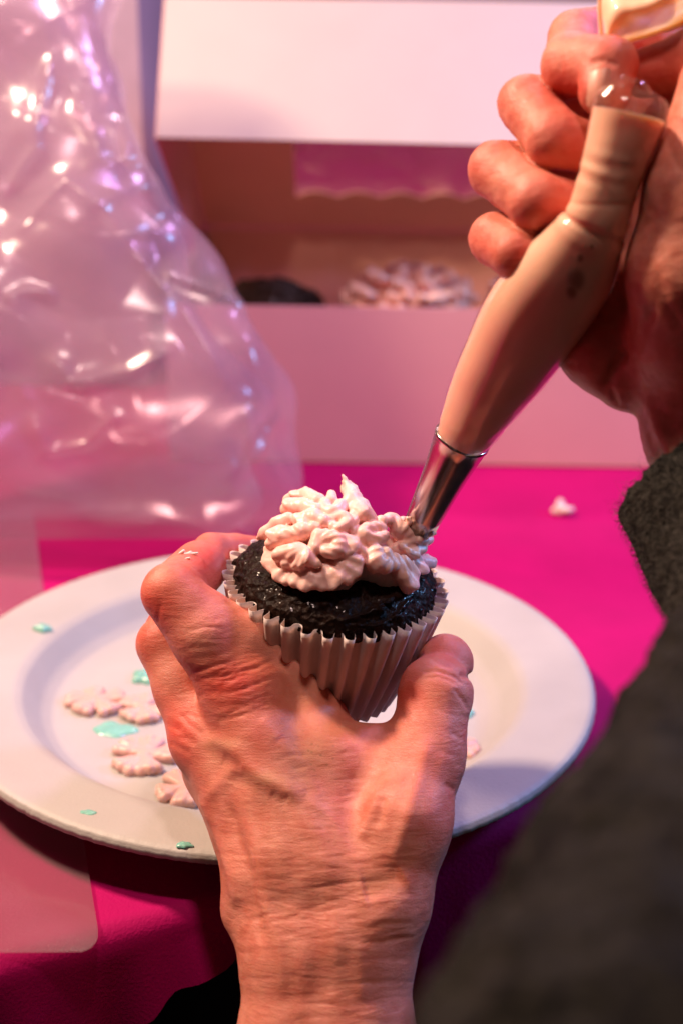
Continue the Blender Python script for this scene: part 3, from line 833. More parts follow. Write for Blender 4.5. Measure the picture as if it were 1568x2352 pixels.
# ------------------------------------------------------------------ piping bag with steel nozzle
nz0, nz1 = C(1060, 1009, 43.2), C(961, 1213, 45.0)
ax = (nz1 - nz0) / np.linalg.norm(nz1 - nz0)
bagE = empty('piping_bag', c2w(nz1), 'clear piping bag full of peach icing with a steel nozzle', 'piping bag')
pts = np.array([(1060, 1009, 43.2, .79), (1078, 975, 42.75, .90), (1108, 920, 42.1, 1.04), (1152, 845, 41.2, 1.21), (1232, 716, 39.6, 1.38), (1308, 612, 38.2, 1.22),
                (1366, 512, 37.1, .84), (1396, 425, 36.7, .80), (1422, 335, 36.4, .88), (1441, 262, 36.2, 0.98)])
cp = np.array([C(*p[:3]) for p in pts]); path = spline(np.column_stack([cp, pts[:, 3]]), 420)
def bagmod(u, t, P):
    # pinch folds where the fist squeezes, long soft dents elsewhere
    f = -0.07 * np.exp(-((u - 0.66 - 0.012 * np.sin(t)) / 0.007) ** 2) + 0.02 * np.exp(-((u - 0.645) / 0.010) ** 2) - 0.016 * np.exp(-((u - 0.72 - 0.02 * np.cos(t)) / 0.008) ** 2)
    g_ = 0.020 * np.sin((u * 70) + 2.6 * np.sin(t) + 3 * np.sin(u * 23)) * (0.5 + 0.5 * np.sin(u * 31 + t)) * np.clip((u - 0.70) / 0.1, 0, 1) * (0.35 + 0.65 * np.clip(np.cos(t - 2.4), 0, 1))
    r_ = 0.04 * np.sin(2 * t + u * 5) + 0.02 * np.sin(3 * t - u * 9)
    return f + g_ + r_ * np.clip(u * 6, 0, 1)
V, Fc = tube(path[:, :3], path[:, 3], 144, False, bagmod)
# air bubbles against the film
Vn = vnormals(V, Fc); bub = np.zeros(len(V))
for (px, py, r, dp) in ((1322, 642, 0.22, 0.012), (1312, 670, 0.14, 0.01), (1331, 592, 0.08, 0.008), (1358, 567, 0.05, 0.006)):
    xy = V[:, :2] / V[:, 2:3] * FPX; c = np.array([px - 784, -(py - 1176)]); d = np.linalg.norm((xy - c) * [1.0, 0.75], axis=1) / 85
    front = V[:, 2] < np.interp(py, [510, 720], [37.0, 39.4])
    bub = np.maximum(bub, 0.85 * np.exp(-(d / (r * 1.05)) ** 4) * front); V = V - Vn * (dp * np.exp(-(d / r) ** 4) * front)[:, None]
n = len(V); V = np.vstack([V, path[-1, :3] + (path[-1, :3] - path[-2, :3]) * 0.6]); nv = 144; m0 = (420 - 1) * nv
F = Fc.tolist() + [(m0 + j, m0 + (j + 1) % nv, n) for j in range(nv)]
W_ = c2w(V)
filled = mesh('filled_bag', W_, [tuple(q[::-1]) for q in F], BAGM, bagE, attrs=dict(bub=np.append(bub, 0)))
# thin clear skin over the icing, slightly slack
Vf, Ff = tube(path[:, :3], path[:, 3] + 0.035, 96, False, lambda u, t, P: bagmod(u, t, P) + 0.012 * np.sin(5 * t + 14 * np.sin(u * 5)) + 0.008 * np.sin(u * 60 + 3 * t))
mesh('clear_film', c2w(Vf), Ff[:, ::-1], BAGFILM, bagE)
# empty clear film above the filling
fp = np.array([(1441, 263, 36.2, 1.0), (1446, 240, 36.15, 0.96), (1452, 218, 36.1, 0.78), (1458, 202, 36.1, 0.50), (1462, 193, 36.1, 0.16)])
P4 = spline(np.column_stack([np.array([C(*p[:3]) for p in fp]), fp[:, 3]]), 50)
V, Fc = tube(P4[:, :3], P4[:, 3], 72, False, lambda u, t, P: 0.10 * np.sin(3 * t + 4 * u) * u + 0.05 * np.sin(7 * t) * u)
V += 0.06 * noise(V * 2.2)[:, None]
mesh('clear_film_top', c2w(V), Fc, BAGFILM, bagE)
# gathered tail of the bag fanning out above the fist
nu, nv = 120, 26; u, q = np.meshgrid(np.linspace(0, 1, nu), np.linspace(0, 1, nv), indexing='ij')
bx_ = 1376 + 46 * u; by_ = 92 + 12 * u; tx = 1372 + 330 * u ** 1.2; ty = -75 + 95 * u
X = bx_ + (tx - bx_) * q; Y = by_ + (ty - by_) * q
Dp = 38.0 - 0.9 * q + (0.12 + 0.62 * q) * np.sin(u * 10 + 1.4 * np.sin(q * 2.5 + 4 * u)) + 0.3 * u
Pt = np.stack([(X - 784) / FPX * Dp, -(Y - 1176) / FPX * Dp, Dp], -1).reshape(-1, 3); Pt += 0.05 * noise(Pt * 1.8)[:, None]
Fq = grid_faces(nu, nv); n = len(Pt)
V = np.vstack([Pt, Pt + [0, 0, 0.14]])
rim = [(i * nv, (i + 1) * nv) for i in range(nu - 1)] + [(i * nv + nv - 1, (i + 1) * nv + nv - 1) for i in range(nu - 1)]
rim2 = [(j, j + 1) for j in range(nv - 1)] + [((nu - 1) * nv + j, (nu - 1) * nv + j + 1) for j in range(nv - 1)]
F = [tuple(x) for x in Fq.tolist()] + [tuple(n + i for i in x[::-1]) for x in Fq.tolist()] + [(a, b, n + b, n + a) for a, b in rim + rim2]
mesh('gathered_tail', c2w(V), F, BAGM, bagE)
# steel nozzle: open cone with rolled upper edge
L = np.linalg.norm(nz1 - nz0)
prof = [(0.84, -0.06), (0.875, -0.03), (0.875, 0.05), (0.845, 0.10), (0.80, 0.45), (0.70, 1.2), (0.62, L * 0.62), (0.56, L * 0.85), (0.525, L), (0.49, L), (0.53, L * 0.8), (0.60, L * 0.5), (0.76, 0.3), (0.80, -0.06)]
t_, N_, B_ = frames(np.array([nz0, (nz0 + nz1) / 2, nz1])); n1, b1 = N_[0], B_[0]
th_ = np.linspace(0, 2 * np.pi, 96, endpoint=False)
V = np.concatenate([nz0 + ax * z + r * (np.cos(th_)[:, None] * n1 + np.sin(th_)[:, None] * b1) for r, z in prof])
# petal slit: the opening is cut slantwise with small teeth
k = np.clip((((V - nz0) @ ax) - L * 0.9) / (L * 0.1), 0, 1); an = np.arctan2((V - nz0) @ b1, (V - nz0) @ n1)
V = V - ax * (k * 0.10 * (np.sin(an * 7) > 0.3))[:, None]
mesh('nozzle', c2w(V), grid_faces(len(prof), 96, cu=True, cv=True), STEEL, bagE)
# icing squeezed round the mouth of the nozzle
gn = Field(nz1 - 1.4, nz1 + 1.4, 0.045); rr = np.random.default_rng(9)
for kk in range(9):
    a = kk * 0.7; e = nz1 + 0.47 * (math.cos(a) * n1 + math.sin(a) * b1) + ax * rr.uniform(-0.18, 0.12)
    gn.cap(nz1 + ax * 0.05, e, 0.22, rr.uniform(0.10, 0.17), 0.1)
for px, py in ((935, 1190), (945, 1185), (955, 1192)): gn.cap(C(940, 1200, 44.6), C(px, py, 44.45), 0.10, 0.05, 0.06)
V, Fc = gn.surface(); V = V + 0.05 * noise(V * 5)[:, None] * vnormals(V, Fc)
mesh('icing_at_mouth', c2w(V), Fc, FROST, bagE, fix=True)
# ------------------------------------------------------------------ the person's hands, sleeve and lap
per = empty('person', (10, 10, -10), 'person in a dark wool sweater holding a cupcake and a piping bag', 'person')
def ctr(a): return np.array([[(x - 784) / FPX, -(y - 1176) / FPX] for x, y in a])
def sculpt(V, Fc, marks, facing=0.15):
    """raise or sink the front of a hand along lines given as picture points; amp and width in cm"""
    N = vnormals(V, Fc)
    if (N * (V - V.mean(0))).sum() < 0: N = -N
    XY = V[:, :2] / V[:, 2:3]; front = np.clip((-N[:, 2] - facing) / 0.3, 0, 1)
    D = np.zeros(len(V))
    for pts, amp, wd in marks:
        wd = wd / V[:, 2].mean(); d, t = polydist(XY, ctr(pts)); D += amp * np.exp(-(d / wd) ** 2) * np.clip(np.minimum(t, 1 - t) * 7 + 0.12, 0, 1)
    return V + N * (D * front)[:, None], N, front
def spot(V, pts):
    """soft mask in picture points (x, y, radius_x, radius_y, amount)"""
    XY = V[:, :2] / V[:, 2:3] * FPX; m = np.zeros(len(V))
    for x, y, rx, ry, a in pts:
        m = np.maximum(m, a * np.exp(-((XY[:, 0] - (x - 784)) / rx) ** 2 - ((XY[:, 1] + (y - 1176)) / ry) ** 2))
    return m

# ---- left hand
def near(l):
    out = []
    for x, y, d, r in l:
        s = 1.7 * min(1, max(0, (y - 1620) / 330)); out.append((x, y, d - s, r * (d - s) / d))
    return out
H = 0.062
lo = np.minimum(C(280, 2620, 39), C(280, 2620, 53)); g = Field((-9.0, -21.0, 37.6), (5.2, 1.2, 54), H)
palm = g
palm.chain(near([(692, 2640, 42.4, 1.9), (691, 2400, 42.9, 1.86), (692, 2180, 43.5, 1.78)]), 0.5)
palm.chain(near([(800, 2640, 42.4, 1.85), (803, 2400, 42.9, 1.82), (812, 2160, 43.5, 1.78)]), 0.8)
palm.chain(near([(588, 2085, 44.4, 1.10), (600, 2040, 44.4, 1.05)]), 0.7)
palm.chain(near([(690, 2180, 43.6, 1.7), (665, 1990, 44.1, 1.55)]), 0.7); palm.chain(near([(820, 2160, 43.5, 1.75), (850, 2080, 43.6, 1.62)]), 0.7)
palm.chain(near([(612, 2030, 44.6, 1.15), (532, 1830, 47, 1.0)]), 0.7); palm.chain(near([(632, 2010, 44.2, 1.2), (500, 1768, 46, 1.05)]), 0.6)
palm.chain(near([(662, 2000, 43.9, 1.25), (474, 1700, 44.9, 1.08)]), 0.6); palm.chain(near([(720, 2000, 43.7, 1.35), (556, 1600, 43.8, 1.2)]), 0.6)
palm.chain(near([(780, 1990, 43.9, 1.4), (735, 1760, 44.3, 1.12), (700, 1660, 44.5, 0.95)]), 0.7)
palm.chain(near([(880, 2060, 43.5, 1.45), (930, 1890, 43.6, 1.30), (978, 1740, 43.9, 1.08)]), 0.7)
palm.chain(near([(800, 1790, 44.5, 1.0), (880, 1770, 44.4, 0.95)]), 0.8); palm.chain(near([(780, 1712, 44.7, 0.70), (905, 1712, 44.6, 0.66)]), 0.7)
fi = g.like()
fi.chain(near([(556, 1590, 43.8, 1.20), (472, 1464, 43.8, 1.03), (396, 1362, 44.0, 0.97)]), 0.3)
fi.chain(near([(490, 1412, 44.2, 0.62), (560, 1468, 44.4, 0.84), (650, 1555, 44.7, 0.88), (745, 1650, 44.9, 0.78)]), 0.6)
mp = g.like(); mp.chain(near([(404, 1358, 44.4, 0.95), (460, 1304, 46.3, 0.90)]), 0.1); mp.chain(near([(484, 1264, 47.5, 0.60), (540, 1264, 48.7, 0.58), (604, 1268, 49.7, 0.5)]), 0.1); mp.chain(near([(462, 1308, 46.4, 0.82), (486, 1270, 47.5, 0.60)]), 0.08)
def sm(a, b, k):
    t = np.clip(k - np.abs(a - b), 0, None) / k; return np.minimum(a, b) - t * t * k * 0.25
fi.f = sm(fi.f, mp.f, 0.07); del mp
fm = g.like(); fm.chain(near([(474, 1700, 44.9, 1.05), (420, 1580, 45.3, 0.90), (380, 1480, 45.9, 0.88), (395, 1450, 46.8, 0.85), (450, 1420, 49.3, 0.8), (560, 1415, 50.9, 0.65)]), 0.25)
fr = g.like(); fr.chain(near([(500, 1768, 46, 1.0), (440, 1600, 48.6, 0.86), (520, 1520, 51.3, 0.8), (640, 1500, 51.2, 0.6)]), 0.25)
fl = g.like(); fl.chain(near([(532, 1830, 47, .95), (485, 1690, 49.6, 0.75), (570, 1630, 51.3, 0.7), (660, 1610, 50.8, 0.55)]), 0.25)
tb = g.like(); tb.chain(near([(978, 1745, 43.9, 1.10), (988, 1668, 43.95, 1.06), (998, 1600, 44.1, 1.10), (1000, 1585, 44.2, 1.08)]), 0.3)
tb.chain(near([(1004, 1580, 44.3, 1.0), (1018, 1540, 44.9, 0.80), (1024, 1520, 45.1, 0.83), (1022, 1514, 45.2, 0.80)]), 0.16)
tb.cap(C(1054, 1590, 44.1), C(1052, 1608, 44.1), 0.38, 0.36, 0.25)
def sm(a, b, k):
    t = np.clip(k - np.abs(a - b), 0, None) / k; return np.minimum(a, b) - t * t * k * 0.25
fing = sm(fi.f, fm.f, 0.10); fing = sm(fing, fr.f, 0.1); fing = sm(fing, fl.f, 0.1)
g.f = sm(sm(g.f, fing, 0.45), tb.f, 0.55)
del fi, fm, fr, fl, tb, fing
V, Fc = g.surface(); V = relax(V, Fc, 2, 0.5)
marks = [
    ([(462, 1698), (500, 1703), (540, 1722), (560, 1752), (600, 1785), (650, 1806), (700, 1832)], 0.095, 0.27),      # big vein
    ([(556, 1756), (520, 1785), (480, 1830), (462, 1860)], 0.05, 0.22), ([(545, 1775), (535, 1800)], -0.03, 0.25), ([(620, 1825), (660, 1845)], -0.03, 0.2),
    ([(560, 1760), (510, 1745)], -0.03, 0.2),
    ([(470, 1840), (500, 1920), (535, 2010), (548, 2090)], 0.10, 0.20), ([(520, 1830), (545, 1920), (570, 2000), (590, 2100), (600, 2180)], -0.11, 0.18),
    ([(560, 1800), (580, 1900), (600, 2000), (625, 2120)], 0.08, 0.28), ([(650, 1830), (665, 1930), (680, 2030)], -0.05, 0.3),
    ([(700, 1840), (735, 1930), (760, 2020), (770, 2120), (775, 2350)], 0.06, 0.35), ([(870, 1810), (850, 1870), (826, 1930)], 0.06, 0.16), ([(880, 1830), (865, 1900)], -0.05, 0.14),
    ([(985, 1690), (960, 1790), (930, 1890), (890, 2000)], 0.07, 0.25), ([(830, 2040), (870, 2030), (920, 2000)], -0.14, 0.5), ([(700, 2150), (690, 2350)], 0.04, 0.3),  # broad wrist dent stands in for the fist's cast shadow
    ([(700, 1832), (760, 1880), (800, 1960)], 0.04, 0.2), ([(640, 1700), (700, 1760), (740, 1850)], 0.03, 0.2), ([(600, 1650), (640, 1700)], 0.03, 0.2), ([(600, 2060), (640, 2160), (650, 2300)], 0.04, 0.2), ([(820, 2160), (830, 2300)], 0.03, 0.25),
    # knuckle folds
    ([(500, 1655), (570, 1640)], -0.02, 0.08), ([(412, 1640), (436, 1664), (470, 1690)], -0.03, 0.08), ([(420, 1455), (470, 1440), (520, 1445)], -0.015, 0.06),
    ([(370, 1385), (362, 1430)], -0.02, 0.08), ([(440, 1300), (470, 1322), (486, 1345)], -0.03, 0.06), ([(468, 1285), (492, 1318)], -0.03, 0.06),
    # thumb
    ([(968, 1545), (1000, 1540), (1040, 1552), (1068, 1572)], -0.05, 0.07), ([(975, 1556), (1010, 1554), (1052, 1572)], -0.03, 0.06), ([(1040, 1580), (1066, 1612), (1074, 1632)], -0.035, 0.07),
    ([(975, 1500), (1000, 1520), (1040, 1535)], -0.03, 0.08), ([(1035, 1680), (1060, 1700)], -0.03, 0.08), ([(1020, 1800), (1045, 1815)], -0.04, 0.08),
    ([(840, 1668), (870, 1662), (900, 1668)], 0.05, 0.12)]
rk = np.random.default_rng(3)
def creases(n, x0, x1, y0, y1, l0, l1, slope, amp, wd):
    for _ in range(n):                                                # short broken skin folds
        x, y = rk.uniform(x0, x1), rk.uniform(y0, y1); L = rk.uniform(l0, l1); s = slope + rk.normal(0, 0.10)
        marks.append(([(x - L / 2, y - s * L / 2), (x, y + rk.uniform(-4, 4)), (x + L / 2, y + s * L / 2)], -amp * rk.uniform(0.4, 1.0), wd * rk.uniform(0.7, 1.3)))
creases(46, 470, 610, 1500, 1640, 30, 110, -0.30, 0.015, 0.055)      # index knuckle
creases(18, 430, 540, 1420, 1500, 30, 80, -0.15, 0.011, 0.06)
creases(60, 560, 930, 1960, 2190, 50, 190, -0.10, 0.016, 0.06)      # wrist
creases(16, 560, 900, 2200, 2345, 40, 130, -0.10, 0.013, 0.06)
creases(22, 640, 900, 1690, 1850, 20, 70, -0.35, 0.012, 0.06)        # web of the thumb
creases(14, 1020, 1075, 1600, 1850, 20, 55, 0.30, 0.013, 0.07)
creases(8, 395, 440, 1620, 1720, 25, 50, 0.5, 0.03, 0.07)
V, N, front = sculpt(V, Fc, marks)
V, N, front = sculpt(V, Fc, [([(1055, 1549), (1098, 1556)], -0.10, 0.10)], -2)
wk = np.clip(0.25 + spot(V, [(530, 1570, 100, 80, 1.0), (760, 2090, 260, 110, 1.0), (480, 1470, 60, 60, 0.7), (740, 1950, 260, 160, 0.7), (740, 2330, 300, 200, 0.55), (360, 1420, 40, 60, 0.7), (760, 1740, 120, 90, 0.6), (1060, 1700, 40, 160, 0.7)]), 0, 1.2)
wn = fbm(np.column_stack([V[:, 0] * 0.7 + 0.3 * noise(V * 0.8), V[:, 1] * 3.6 + V[:, 0] * 0.25 + 0.6 * noise(V * 0.9), V[:, 2] * 0.9]), 3)
V = V + N * (wn * wk * 0.014 + 0.03 * noise(V * 0.9))[:, None]
red = np.clip(spot(V, [(535, 1570, 85, 70, 0.95), (415, 1680, 55, 75, 0.85), (365, 1390, 60, 65, 0.75), (480, 1280, 80, 60, 0.85), (560, 1270, 80, 40, 0.9), (940, 1590, 40, 60, 0.7), (1030, 1500, 50, 50, 0.55), (590, 1690, 90, 60, 0.35), (1000, 1800, 90, 160, 0.25), (340, 1450, 40, 50, 0.5), (450, 1960, 60, 200, 0.25)])  # knuckle flush, plus the cupcake's shadow on the thumb painted red
               + 0.12 * np.clip(fbm(V * 1.1, 2), 0, 1), 0, 1)
brown = spot(V, [(715, 1735, 75, 60, 0.9), (800, 1770, 70, 55, 0.55), (860, 2030, 70, 45, 0.6), (520, 1500, 60, 40, 0.35), (700, 2000, 250, 200, 0.22), (640, 1850, 90, 60, 0.3), (500, 1745, 40, 26, 0.6)])  # brown skin spots; the wrist one paints in the fist's cast shadow
pale = spot(V, [(510, 1708, 55, 16, 0.35), (610, 1790, 60, 18, 0.3), (640, 1470, 60, 50, 0.25), (700, 1570, 60, 60, 0.25), (380, 1330, 30, 30, 0.1)])  # pale vein skin, plus a painted highlight along the index side
hand_l = mesh('hand', c2w(V), Fc, SKIN, per, attrs=dict(hc=V, red=red, brown=brown, pale=pale, wrk=wk), fix=True)
hand_l['label'] = 'bare left hand and forearm gripping the cupcake'

# specks of icing on the index finger
for (px, py, r, s, lab) in ((436, 1263, 0.17, 5, 'larger white icing speck stuck on the bent index finger'), (434, 1276, 0.08, 6, 'tiny white icing speck below the larger one on the index finger')):
    XY = V[:, :2] / V[:, 2:3] * FPX; dd = np.hypot(XY[:, 0] - (px - 784), XY[:, 1] + (py - 1176)); ok = np.where((dd < 9))[0]; q = V[ok[np.argmin(V[ok, 2])]]
    gs = Field(q - 0.6, q + 0.6, 0.022); rs_ = np.random.default_rng(s); e0 = q + [0, 0, 0.01]
    for _ in range(4): gs.cap(e0 + rs_.normal(0, 1, 3) * [r, r * 0.3, r * 0.1], e0 + rs_.normal(0, 1, 3) * [r, r * 0.3, r * 0.1], r * 0.32, r * 0.22, 0.02)
    Vs, Fs = gs.surface(); setp(mesh('icing_speck', c2w(Vs), Fs, WHITE_BIT, fix=True), lab, 'icing speck')

# ---- right hand
g = Field((2.6, -4.2, 33.6), (13.6, 14.6, 44), 0.066)
g.chain([(1660, 200, 36.6, 1.15), (1622, 450, 36.7, 1.55), (1594, 620, 37.3, 1.7), (1600, 760, 38.2, 1.75)], 0.5)
g.chain([(1480, 80, 41.6, 1.1), (1520, 300, 41.4, 1.35), (1500, 560, 41.2, 1.35), (1500, 760, 40.6, 1.5)], 0.8)
g.chain([(1640, 300, 39.8, 1.9), (1600, 760, 39.6, 2.0)], 0.8)
hy = g.like(); hy.chain([(1430, 660, 40.5, 1.0), (1385, 795, 40.3, 1.20), (1450, 850, 40.2, 1.2)], 0.5)
g.chain([(1590, 800, 39.6, 1.9), (1650, 990, 39.6, 1.95), (1730, 1150, 39.8, 1.95), (1860, 1420, 39.8, 2.1)], 0.7)
g.f = sm(g.f, hy.f, 0.35); del hy
ix = g.like(); ix.chain([(1500, 75, 41.6, 0.95), (1322, 88, 39.9, 0.78)], 0.2); ix.chain([(1322, 90, 39.9, .78), (1314, 150, 38.8, .84)], 0.15)
ix.chain([(1314, 150, 38.7, .86), (1395, 152, 37.5, .78)], 0.12); ix.chain([(1398, 152, 37.5, .76), (1388, 208, 37.3, .70)], 0.1)
md = g.like(); md.chain([(1500, 230, 41.6, .95), (1206, 238, 39.6, .76)], 0.2); md.chain([(1206, 238, 39.5, .77), (1272, 318, 38.3, .80)], 0.15); md.chain([(1272, 320, 38.2, .78), (1385, 350, 38.3, .66)], 0.12)
rg = g.like(); rg.chain([(1480, 400, 41.5, .95), (1140, 390, 39.7, .78)], 0.2); rg.chain([(1140, 390, 39.6, .79), (1232, 462, 38.3, .80)], 0.15); rg.chain([(1232, 464, 38.2, .78), (1350, 482, 38.5, .66)], 0.12)
lt = g.like(); lt.chain([(1440, 570, 41.3, .85), (1138, 550, 39.9, .74)], 0.2); lt.chain([(1138, 550, 39.8, .74), (1186, 582, 38.7, .72)], 0.15); lt.chain([(1186, 582, 38.7, .70), (1290, 570, 38.9, .6)], 0.12)
th2 = g.like(); th2.chain([(1720, 130, 37.6, 1.1), (1600, 140, 38.0, .85), (1478, 168, 38.5, .66)], 0.3)
fg = sm(ix.f, md.f, 0.05); fg = sm(fg, rg.f, 0.05); fg = sm(fg, lt.f, 0.05)
g.f = sm(sm(g.f, fg, 0.3), th2.f, 0.12)
del ix, md, rg, lt, th2, fg
V, Fc = g.surface(); V = relax(V, Fc, 2, 0.5)
marks = [([(1352, 146), (1385, 138), (1420, 150)], -0.05, 0.08), ([(1290, 130), (1284, 160)], -0.03, 0.07), ([(1150, 282), (1168, 296)], -0.06, 0.09), ([(1090, 445), (1110, 455)], -0.05, 0.09),
         ([(1380, 905), (1420, 830), (1470, 760), (1500, 700)], -0.16, 0.16), ([(1402, 890), (1408, 930), (1420, 950)], -0.06, 0.08), ([(1412, 900), (1418, 935)], -0.05, 0.06),
         ([(1500, 620), (1530, 700), (1568, 760)], -0.05, 0.2), ([(1470, 900), (1520, 1000), (1560, 1080)], 0.10, 0.22), ([(1440, 930), (1490, 1030)], -0.04, 0.2), ([(1520, 300), (1545, 360), (1568, 400)], -0.03, 0.1)]
V, N, front = sculpt(V, Fc, marks)
V = V + N * (0.02 * fbm(V * 1.6, 3) + 0.008 * fbm(V * [2, 6, 3], 2))[:, None]
red = np.clip(spot(V, [(1300, 200, 70, 60, 0.9), (1310, 330, 70, 70, 0.9), (1270, 480, 80, 60, 0.9), (1210, 590, 60, 50, 0.9), (1380, 70, 90, 60, 0.5), (1150, 205, 40, 50, 0.45), (1090, 370, 40, 60, 0.45), (1100, 550, 40, 70, 0.5), (1360, 780, 90, 100, 0.85), (1480, 150, 80, 60, 0.8), (1370, 110, 60, 40, 0.6)])  # strongest reds paint in shade on the inner fingers and palm heel
               + 0.15 * np.clip(fbm(V * 1.1, 2), 0, 1), 0, 1)
brown = spot(V, [(1560, 650, 120, 200, 0.5), (1500, 900, 120, 150, 0.4)])
hand_r = mesh('hand', c2w(V), Fc, SKIN, per, attrs=dict(hc=V, red=red, brown=brown, pale=0 * red, wrk=0.25 + 0 * red), fix=True)
hand_r['label'] = 'bare right fist squeezing the piping bag'
# fingernail of the index finger
nu, nv = 20, 24; a, b = np.meshgrid(np.linspace(-1, 1, nu), np.linspace(-1, 1, nv), indexing='ij')
xx = a * 0.37 * (1 - 0.18 * np.clip(-b, 0, 1) ** 2) ; yy = b * 0.46 * np.sqrt(np.clip(1 - 0.18 * a * a, 0, 1))
zz = 0.26 * a * a + 0.07 * b * b
c0 = C(1385, 196, 36.56)
nl = c0 + np.stack([xx + 0.05 * b, yy, zz], -1).reshape(-1, 3)
V2 = np.vstack([nl, nl + [0, 0, 0.12]]); Fq = grid_faces(nu, nv); n = len(nl)
mesh('fingernail', c2w(V2), np.vstack([Fq, Fq[:, ::-1] + n]), NAIL, hand_r)

# ---- sweater sleeve: one tube from the cuff round the elbow and up towards the shoulder
sl = [(1596, 1085, 39.6, 2.5), (1700, 1250, 38.5, 2.55), (1860, 1480, 34.5, 3.0), (2010, 1810, 27.5, 4.9), (1720, 2280, 21.5, 3.9), (1560, 2700, 18.5, 3.9)]
g = Field((0.4, -17.5, 11.0), (21, 6, 45.0), 0.15)
g.chain(sl, 0.6)
# square off the cuff across the forearm
axs = C(1700, 1250, 38.5) - C(1586, 1085, 39.6); axs /= np.linalg.norm(axs); p0 = C(1474, 1124, 39.6)
gx = [(g.lo[k] + g.h * np.arange(g.n[k]) - p0[k]) * axs[k] for k in range(3)]
dpl = -(gx[0][:, None, None] + gx[1][None, :, None] + gx[2][None, None, :]); dpl[:, :, g.lo[2] + g.h * np.arange(g.n[2]) < 30] = -5
tk = np.clip(0.5 - np.abs(g.f - dpl), 0, None) / 0.5; g.f = (np.maximum(g.f, dpl) + tk * tk * 0.125).astype(np.float32)
a, b = C(1500, 950, 40.4), C(1720, 1275, 38.3)
g.cap(a, b, 2.2, 2.2, 0.12, sub=True)
V, Fc = g.surface()
N = vnormals(V, Fc)
if (N * (V - V.mean(0))).sum() < 0: N = -N
V = V + N * ((0.18 * fbm(V * 0.8, 3) + 0.10 * fbm(V * 2.3, 3)) * np.clip((40.5 - V[:, 2]) / 6, 0.3, 1))[:, None]
slv = mesh('sweater_sleeve', c2w(V), Fc, WOOL, per, fix=True)
slv['label'] = 'fuzzy dark grey wool sleeve'
# loose wool fibres standing off the cuff
rr = np.random.default_rng(8); nearv = np.where(V[:, 2] > 33)[0]; pk = rr.choice(nearv, 16000)
vs, fsx = [], []
base = V[pk]; nn = N[pk]; tang = np.cross(nn, rr.normal(size=nn.shape)); tang /= np.linalg.norm(tang, axis=1, keepdims=True)
ln = rr.uniform(0.10, 0.38, len(pk)); cur = rr.uniform(-2.2, 2.2, len(pk)); sd = np.cross(tang, nn)
rows_ = []
for s in np.linspace(0, 1, 6):
    rows_.append(base + nn * (ln * 0.5 * np.sin(s * 2.2))[:, None] + tang * (ln * s)[:, None] + sd * (cur * ln * s * s)[:, None])
P_ = np.stack(rows_, 1); wdt = 0.006
V2 = np.stack([P_ - nn[:, None] * 0 + sd[:, None] * wdt, P_ - sd[:, None] * wdt], 2).reshape(-1, 3)
k = np.arange(len(pk))[:, None] * 12; seg = np.arange(5)[None] * 2
Fq = np.stack([k + seg, k + seg + 1, k + seg + 3, k + seg + 2], -1).reshape(-1, 4)
fz = mesh('wool_fuzz', c2w(V2), Fq, FIBRE, slv); fz['kind'] = 'stuff'

# ---- dark trousers below the table edge
g = Field((-34, -4, -34), (34, 64, 2), 0.9)
g.cap((-13, -2, -20), (-11, 60, -19), 7.5, 6.5, 2)
V, Fc = g.surface(); V += vnormals(V, Fc) * (0.5 * fbm(V * 0.2, 3))[:, None]
mesh('trousers', V, Fc, TROUS, per, fix=True)
# ------------------------------------------------------------------ clear plastic at the left
# crumpled cellophane bag standing on the table in front of the box
st = np.array([(150, 1235, 73.5, 9.6, 4.6), (170, 1120, 73.5, 10.6, 5.6), (190, 960, 73, 10.9, 6.0), (160, 800, 72.5, 10.4, 5.8), (90, 640, 72, 9.4, 5.2), (60, 470, 72, 7.2, 4.0), (70, 330, 72, 5.2, 3.0), (80, 180, 72, 4.6, 2.4), (60, 0, 72, 4.8, 2.2), (50, -160, 72, 5.0, 2.0)])
S_ = spline(np.column_stack([np.array([C(*p[:3]) for p in st]), st[:, 3:]]), 260)
nt = 420; th = np.linspace(0, 2 * np.pi, nt, endpoint=False)
ce, se = np.cos(th), np.sin(th)
sx = np.sign(ce) * np.abs(ce) ** 0.85; sz = np.sign(se) * np.abs(se) ** 0.85
wob = 1 + 0.10 * np.sin(np.linspace(0, 21, 260)) * np.sin(np.linspace(0, 8, 260) + 1); S_[:, 3] *= wob
V = np.stack([S_[:, 0:1] + S_[:, 3:4] * sx[None], S_[:, 1:2] + 0 * sx[None], S_[:, 2:3] + S_[:, 4:5] * sz[None]], -1)
nrm = np.stack([sx[None] / S_[:, 3:4], 0 * sx[None] + 0 * S_[:, 3:4], sz[None] / S_[:, 4:5]], -1); nrm /= np.linalg.norm(nrm, axis=-1, keepdims=True)
q = V.reshape(-1, 3); a = np.radians(28)
rot = np.stack([q[:, 0] * math.cos(a) - q[:, 1] * math.sin(a), q[:, 0] * math.sin(a) + q[:, 1] * math.cos(a), q[:, 2]], 1)
def ridge(p): return 1 - 2 * np.abs(noise(p))
wq = rot + 1.2 * np.stack([noise(rot * 0.2), noise(rot * 0.2 + 7), noise(rot * 0.2 + 13)], 1)
def soft(p, e=0.10): return 1 - 2 * np.sqrt(noise(p) ** 2 + e * e)
def tri(x): return 2 * np.abs(x - np.floor(x + 0.5)) * 2 - 1
rc_ = np.random.default_rng(21); d = 1.1 * (soft(wq * [0.11, 0.07, 0.10], 0.08) - 0.5)
wp_ = q + 0.9 * np.stack([noise(q * 0.16), noise(q * 0.16 + 7), noise(q * 0.16 + 13)], 1)
